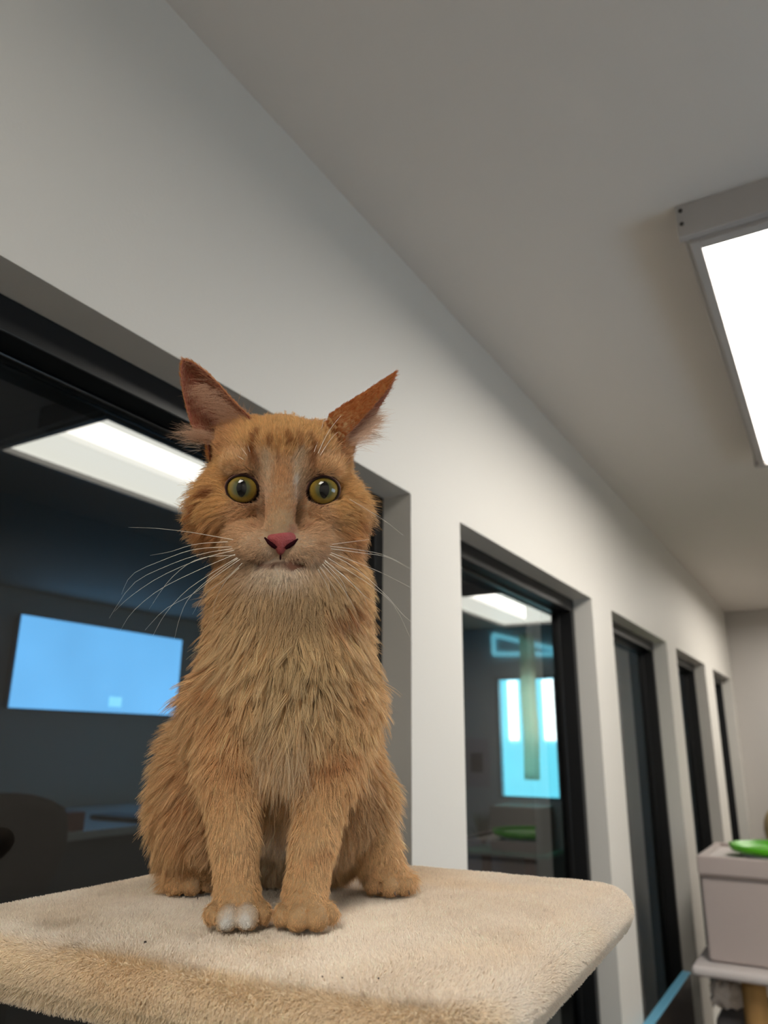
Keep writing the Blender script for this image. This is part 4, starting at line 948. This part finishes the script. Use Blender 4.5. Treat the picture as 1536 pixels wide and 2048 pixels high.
for (c, sd), (ec, _) in zip(EYES, EYEC):
    bm = bmesh.new(); bmesh.ops.create_uvsphere(bm, u_segments=48, v_segments=32, radius=.0122)
    e = obj('eye', bm, em, cat, smooth=True); hm2 = hm.copy(); hm2.translation = Vector(ec)*MM
    e.matrix_local = hm2 @ Matrix.Rotation(math.radians(1.5*sd), 4, 'Y')
    e['label'] = 'olive gold eye with a dark upright pupil'
    def lid(name, ro, rv, wz, rt_, m_):
        bm = bmesh.new(); n_ = 48; rings = []
        for i in range(n_):
            a = 2*math.pi*i/n_; u = ro*math.cos(a); v_ = rv*math.sin(a)
            if v_ < 0 and u*sd < 0: k_ = (-v_/rv)*(-u*sd/ro); u *= 1+.42*k_; v_ *= 1+.30*k_     # inner corner dips to the nose
            if v_ > 0: v_ *= .86
            cx, cy = u, v_; rad_ = math.hypot(u, v_); w_ = math.sqrt(max(.0128**2-min(rad_, .0122)**2, 1e-8))+wz; ring = []
            th_ = rt_*(1.5 if v_ > 0 else 1.0)
            for k in range(8):
                b = 2*math.pi*k/8; rr2 = th_*math.cos(b); ring.append(bm.verts.new((cx*(1+rr2/rad_), cy*(1+rr2/rad_), w_+th_*math.sin(b))))
            rings.append(ring)
        for i in range(n_):
            for k in range(8): bm.faces.new((rings[i][k], rings[(i+1) % n_][k], rings[(i+1) % n_][(k+1) % 8], rings[i][(k+1) % 8]))
        bmesh.ops.recalc_face_normals(bm, faces=bm.faces)
        return obj(name, bm, m_, e, smooth=True)
    lid('eyelid_rim', .0106, .0102, .0001, .00055, lidm)
    lid('eyelid_skin', .0112, .0108, .0001, .0005, lid2)
# nose leather --------------------------------------------------------
bm = bmesh.new()
nosem = mat('pink_nose_leather', (160, 74, 76), .5, .4, bump=.5, bscale=900, vary=.12, vscale=200)
prof = [(-9.6, .2), (-8.2, 3.0), (-5.2, 5.2), (0, 5.8), (5.2, 5.2), (8.2, 3.0), (9.6, .2), (7.2, -2.0), (4.6, -4.2), (2.4, -6.8), (0, -9.4), (-2.4, -6.8), (-4.6, -4.2), (-7.2, -2.0)]
rings = []
for s_, w_ in ((1.06, -5), (1.04, -1.5), (.9, .9), (.62, 2.2), (.3, 2.8)):
    ring = []
    for x, y in prof:
        ring.append(bm.verts.new(Vector((x*s_*1.12, y*s_*1.16+(1-s_)*1.0, w_-abs(x*s_)**1.5*.09-max(-y*s_, 0)*.30+max(y*s_, 0)*-.25))*MM))
    rings.append(ring)
for a, b in zip(rings[:-1], rings[1:]):
    for i in range(len(a)): bm.faces.new((a[i], a[(i+1) % len(a)], b[(i+1) % len(a)], b[i]))
bm.faces.new(rings[-1])
bmesh.ops.recalc_face_normals(bm, faces=bm.faces)
no = obj('nose', bm, nosem, cat, smooth=True); hm3 = hm.copy(); hm3.translation = Vector(nz)*MM; no.matrix_local = hm3
md = no.modifiers.new('sub', 'SUBSURF'); md.levels = 2; md.render_levels = 2
nostm = mat('nostril_shadow_skin', (40, 15, 20), .95, 0)
for s_ in (-1, 1):
    bm = bmesh.new(); tube(bm, [(s_*3.0*MM, -5.4*MM, -.2*MM), (s_*5.0*MM, -3.9*MM, -.1*MM), (s_*7.8*MM, -1.9*MM, -.8*MM), (s_*10.8*MM, 1.0*MM, -2.4*MM)], [.0010, .0015, .0013, .0005], 10)
    obj('nostril', bm, nostm, no, smooth=True)
bm = bmesh.new(); tube(bm, [(0, -10.0*MM, -1.2*MM), (0, -11.6*MM, -1.6*MM), (0, -13.2*MM, -2.4*MM)], [.0005, .0006, .0003], 8); obj('philtrum', bm, nostm, no, smooth=True)
# whiskers -------------------------------------------------------------
wm = mat('white_whisker', (236, 228, 214), .35, .6)
for w_ in WHISKERS:
    n_ = 12; pts = [Vector(cr_interp(w_, i/(n_-1)))*MM for i in range(n_)]
    bm = bmesh.new(); tube(bm, pts, [(.00018 if len(w_) > 3 else .00014)*(1-.75*i/(n_-1)) for i in range(n_)], 6); obj('whisker', bm, wm, cat, smooth=True)
# claws
clm = mat('horn_claw', (70, 56, 50), .4)
for TP, wt, yw in TOES[8:12]:
    bm = bmesh.new(); q = Vector(TP)*MM; dv = Vector((math.sin(yw), -math.cos(yw), 0))
    tube(bm, [q-dv*.002, q+dv*.0006+Vector((0, 0, -.001)), q+dv*.0022+Vector((0, 0, -.0034))], [.0009, .0007, .0002], 8); obj('claw', bm, clm, cat, smooth=True)

# ------------------------------------------------------------------ second cat tree with condo, right edge
pinkf = mat('grey_pink_fabric', (176, 164, 160), .95, .1, bump=.4, bscale=260, sheen=.3)
pinkl = mat('pale_fabric_shelf', (205, 198, 196), .95, .1, bump=.4, bscale=260)
seam = mat('seam_shadow_piping', (128, 116, 112), .9)
wood = mat('tan_sisal_wrap', (186, 146, 92), .9, .2, bump=.7, bscale=120)
t = empty('cat_condo', (.10, 3.0, 0)); Z = CAMZ
boxes('condo_box', [(0, .01, Z-.682, .50, .44, Z-.422)], pinkf, t, .012)
bm = bmesh.new()
for b in ((-.004, 0, Z-.416, .504, .022, Z-.357), (-.004, .428, Z-.416, .504, .45, Z-.357), (-.004, .022, Z-.416, .018, .428, Z-.357), (.482, .022, Z-.416, .504, .428, Z-.357)): box(bm, *b)
obj('raised_rim', bm, pinkf, t, .006)
boxes('seam', [(-.001, .003, Z-.423, .501, .447, Z-.415)], seam, t)
boxes('roof_pad', [(.018, .022, Z-.415, .482, .428, Z-.370)], pinkl, t, .004)
boxes('shelf', [(-.045, -.06, Z-.716, .60, .50, Z-.684)], pinkl, t, .012)
for (x, y) in ((.125, .05), (.52, .05), (.30, .40)):
    bm = bmesh.new(); lathe(bm, rope_post(.038, .03, Z-.717, .010), x, y); obj('post', bm, wood, t, smooth=True)
boxes('base', [(-.05, -.08, 0, .62, .52, .03)], pinkf, t, .01)
boxes('lower_box', [(-.01, .08, .031, .24, .42, Z-.86)], mat('dark_grey_fabric', (92, 88, 88), .95), t, .02)
bm = bmesh.new()
for k in range(9):
    q = bmesh.ops.create_icosphere(bm, subdivisions=2, radius=.026)
    for v_ in q['verts']: v_.co += Vector((.005+.028*(k % 3)+random.uniform(-.006, .006), .12+random.uniform(-.02, .02), Z-.815+.018*(k//3)))
obj('plush_cushion', bm, mat('cream_cushion', (226, 214, 204), .95), t, smooth=True)
tag(t, 'grey pink fabric cat condo box on a post by the window wall, right edge', 'cat tree')
# green tray in a white dish on the condo
bm = bmesh.new(); lathe(bm, [(.13, 0), (.158, .006), (.165, .026), (.150, .026), (.146, .012), (.12, .008)], 0, 0, 40)
o = obj('feeding_tray', bm, mat('green_plastic', (84, 176, 24), .35, .5), smooth=True, loc=(.345, 3.19, Z-.358+.004))
tag(o, 'bright green plastic tray lying on top of the grey pink cat condo', 'tray')
bm = bmesh.new(); lathe(bm, [(.10, 0), (.115, .002), (.128, .011), (.124, .012), (.10, .006)], 0, 0, 40)
o = obj('dish', bm, mat('white_plastic', (226, 228, 230), .35, .5), smooth=True, loc=(.345, 3.19, Z-.3693))
tag(o, 'shallow white plastic dish under the green tray on the condo', 'dish')
# black low cabinet under the third window
t = empty('low_cabinet', (.004, 2.0, 0)); blk = mat('black_laminate', (16, 16, 19), .35, .5)
boxes('cabinet_body', [(0, -1.1, 0, .026, 1.06, Z-.737)], blk, t, .002)
boxes('top_reflection', [(-.001, -1.1, Z-.737, .027, 1.06, Z-.732)], mat('pale_blue_reflection', (96, 160, 190), .3, .6), t, .002)  # reflected daylight on the top, painted as a pale blue strip
tag(t, 'flat black panel cabinet with pale blue reflection painted along the top below the third window', 'cabinet')
# cat tree in the far corner
t = empty('cat_tree', (.15, 5.28, 0)); tanf = mat('tan_plush', (196, 170, 128), .95); gryf = mat('grey_plush', (150, 140, 132), .95)
bm = bmesh.new(); lathe(bm, [(.04, .03), (.04, Z-.62)], .06, .05); obj('post', bm, wood, t, smooth=True)
bm = bmesh.new(); lathe(bm, [(.10, 0), (.17, .03), (.20, .08), (.185, .09), (.14, .06)], .06, .05, 28)
for v_ in bm.verts: v_.co.z += Z-.62
obj('basket', bm, gryf, t, smooth=True)
bm = bmesh.new(); bmesh.ops.create_icosphere(bm, subdivisions=3, radius=.12)
for v_ in bm.verts: v_.co.z *= 1.15; v_.co.x *= .9; v_.co += Vector((.06, .05, Z-.46))
obj('cushion', bm, tanf, t, smooth=True)
boxes('base', [(-.14, -.15, 0, .26, .25, .03)], gryf, t, .01)
tag(t, 'far cat tree with grey basket and tan cushion by the end wall', 'cat tree')

# ------------------------------------------------------------------ room behind the glass
t = empty('counter', (-2.9, 3.0, 0))
boxes('worktop', [(-.66, -.80, Z-.415, .52, 1.45, Z-.38)], mat('pale_worktop', (198, 204, 204), .4), t, .004)
boxes('counter_body', [(-.62, -.74, 0, .46, 1.40, Z-.415)], mat('dark_counter_front', (58, 66, 74), .6), t)
tag(t, 'long counter with pale worktop and dark front behind the near window', 'counter')
o = boxes('keyboard', [(-2.80, 2.86, Z-.379, -2.40, 3.02, Z-.355)], mat('keyboard_plastic', (24, 28, 30), .5), bevel=.004); tag(o, 'dark slim keyboard lying on the pale counter behind the glass', 'keyboard')
o = boxes('small_box', [(-2.50, 2.40, Z-.379, -2.40, 2.50, Z-.30)], mat('reddish_card', (150, 84, 74), .7), bevel=.004); tag(o, 'small reddish box on the counter beside the chair back', 'box')
t = empty('chair', (-2.0, 1.72, 0)); br = mat('brown_upholstery', (66, 52, 44), .85)
bm = bmesh.new(); NN = 14; fr2 = []
for j in range(8):
    row = []
    for i in range(NN+1):
        u = i/NN*2-1; v_ = j/7; wd = .36*(.82+.18*math.sin(v_*math.pi*.8))
        row.append(bm.verts.new((.05*u*u-.03, u*wd, Z-.52+.34*v_-.06*abs(u)**4*v_)))
    fr2.append(row)
for j in range(7):
    for i in range(NN): bm.faces.new((fr2[j][i], fr2[j][i+1], fr2[j+1][i+1], fr2[j+1][i]))
o = obj('backrest', bm, br, t, smooth=True); md = o.modifiers.new('solid', 'SOLIDIFY'); md.thickness = .07
boxes('seat', [(-.50, -.30, Z-1.10, -.02, .30, Z-1.0)], br, t, .03)
boxes('back_support', [(-.02, -.06, Z-1.05, .02, .06, Z-.45)], mat('dark_steel', (50, 50, 54), .4, metal=.8), t)
for (x, y) in ((-.44, -.24), (-.44, .24), (-.06, -.24), (-.06, .24)):
    bm = bmesh.new(); lathe(bm, [(.018, 0), (.018, Z-1.10)], x, y, 16); obj('leg', bm, wood, t, smooth=True)
tag(t, 'tall brown upholstered chair at the counter behind the near window', 'chair')
# poster, reflection strip, condo and shelf by the cyan window
o = boxes('poster', [(-1.94, YF-.008, Z-.30, -1.75, YF-.001, Z+.045)], mat('poster_paper', (205, 190, 200), .8))
boxes('poster_figure', [(-1.90, YF-.010, Z-.20, -1.80, YF-.0075, Z-.06)], mat('poster_ink', (60, 50, 60), .8), o)
tag(o, 'pale poster with a dark figure on the wall left of the cyan window', 'poster')
bm = bmesh.new()
NS = 16; L_ = []
for j in range(NS+1):
    z = Z+.81-1.05*j/NS; L_.append([bm.verts.new((-1.455+.004*math.sin(j*.7), YF-.05, z)), bm.verts.new((-1.395+.004*math.sin(j*.7), YF-.062, z)), bm.verts.new((-1.338+.004*math.sin(j*.7), YF-.05, z))])
for a, b in zip(L_[:-1], L_[1:]):
    for i in range(2): bm.faces.new((a[i], a[i+1], b[i+1], b[i]))
clm2 = hairmat('strip_reflection', .9, .85); nt = clm2.node_tree
for n_ in nt.nodes:
    if n_.type in ('BSDF_PRINCIPLED', 'BSDF_TRANSLUCENT'):
        k_ = 'Base Color' if n_.type == 'BSDF_PRINCIPLED' else 'Color'
        for l_ in list(nt.links):
            if l_.to_socket == n_.inputs[k_]: nt.links.remove(l_)
        n_.inputs[k_].default_value = (*lin((240, 236, 214)), 1)
o = obj('reflection_strip', bm, clm2, smooth=True); md = o.modifiers.new('solid', 'SOLIDIFY'); md.thickness = .004  # made-up strip standing in for a reflection in the glass
tag(o, 'long pale translucent strip added as a reflection over the cyan window', 'reflection strip')
t = empty('cat_condo', (-1.44, 5.44, 0))
boxes('condo_box', [(-.19, -.14, Z-.695, .19, .14, Z-.405)], mat('taupe_fabric', (170, 160, 146), .95), t, .01)
boxes('shelf', [(-.37, -.17, Z-.722, .235, .16, Z-.696)], mat('mint_shelf', (120, 200, 170), .5), t, .004)
for (x, y) in ((.04, 0), (-.30, .05)):
    bm = bmesh.new(); lathe(bm, [(.035, .03), (.035, Z-.722)], x, y, 20); obj('post', bm, mat('orange_sisal', (190, 120, 70), .9), t, smooth=True)
boxes('base', [(-.37, -.17, 0, .235, .16, .03)], gryf, t, .004)
tag(t, 'taupe cat condo on a mint shelf under the cyan window', 'cat tree')
bm = bmesh.new()
for k in range(60):
    a = random.uniform(0, 6.28); L2 = random.uniform(.10, .26); sp = random.uniform(.02, .10); w_ = .012
    p0 = Vector((0, 0, .02)); p1 = Vector((math.cos(a)*sp*.6, math.sin(a)*sp*.6, L2*.6)); p2 = Vector((math.cos(a)*sp*1.3, math.sin(a)*sp*1.3, L2))
    s_ = Vector((-math.sin(a), math.cos(a), 0))*w_
    q = [bm.verts.new(p) for p in (p0-s_*.4, p0+s_*.4, p1+s_, p1-s_, p2)]
    bm.faces.new((q[0], q[1], q[2], q[3])); bm.faces.new((q[3], q[2], q[4]))
o = obj('grass_tuft', bm, mat('green_leaves', (50, 90, 40), .6), loc=(-1.74, 5.44, Z-.696))
tag(o, 'dark green potted grass on the mint shelf left of the taupe condo', 'plant')
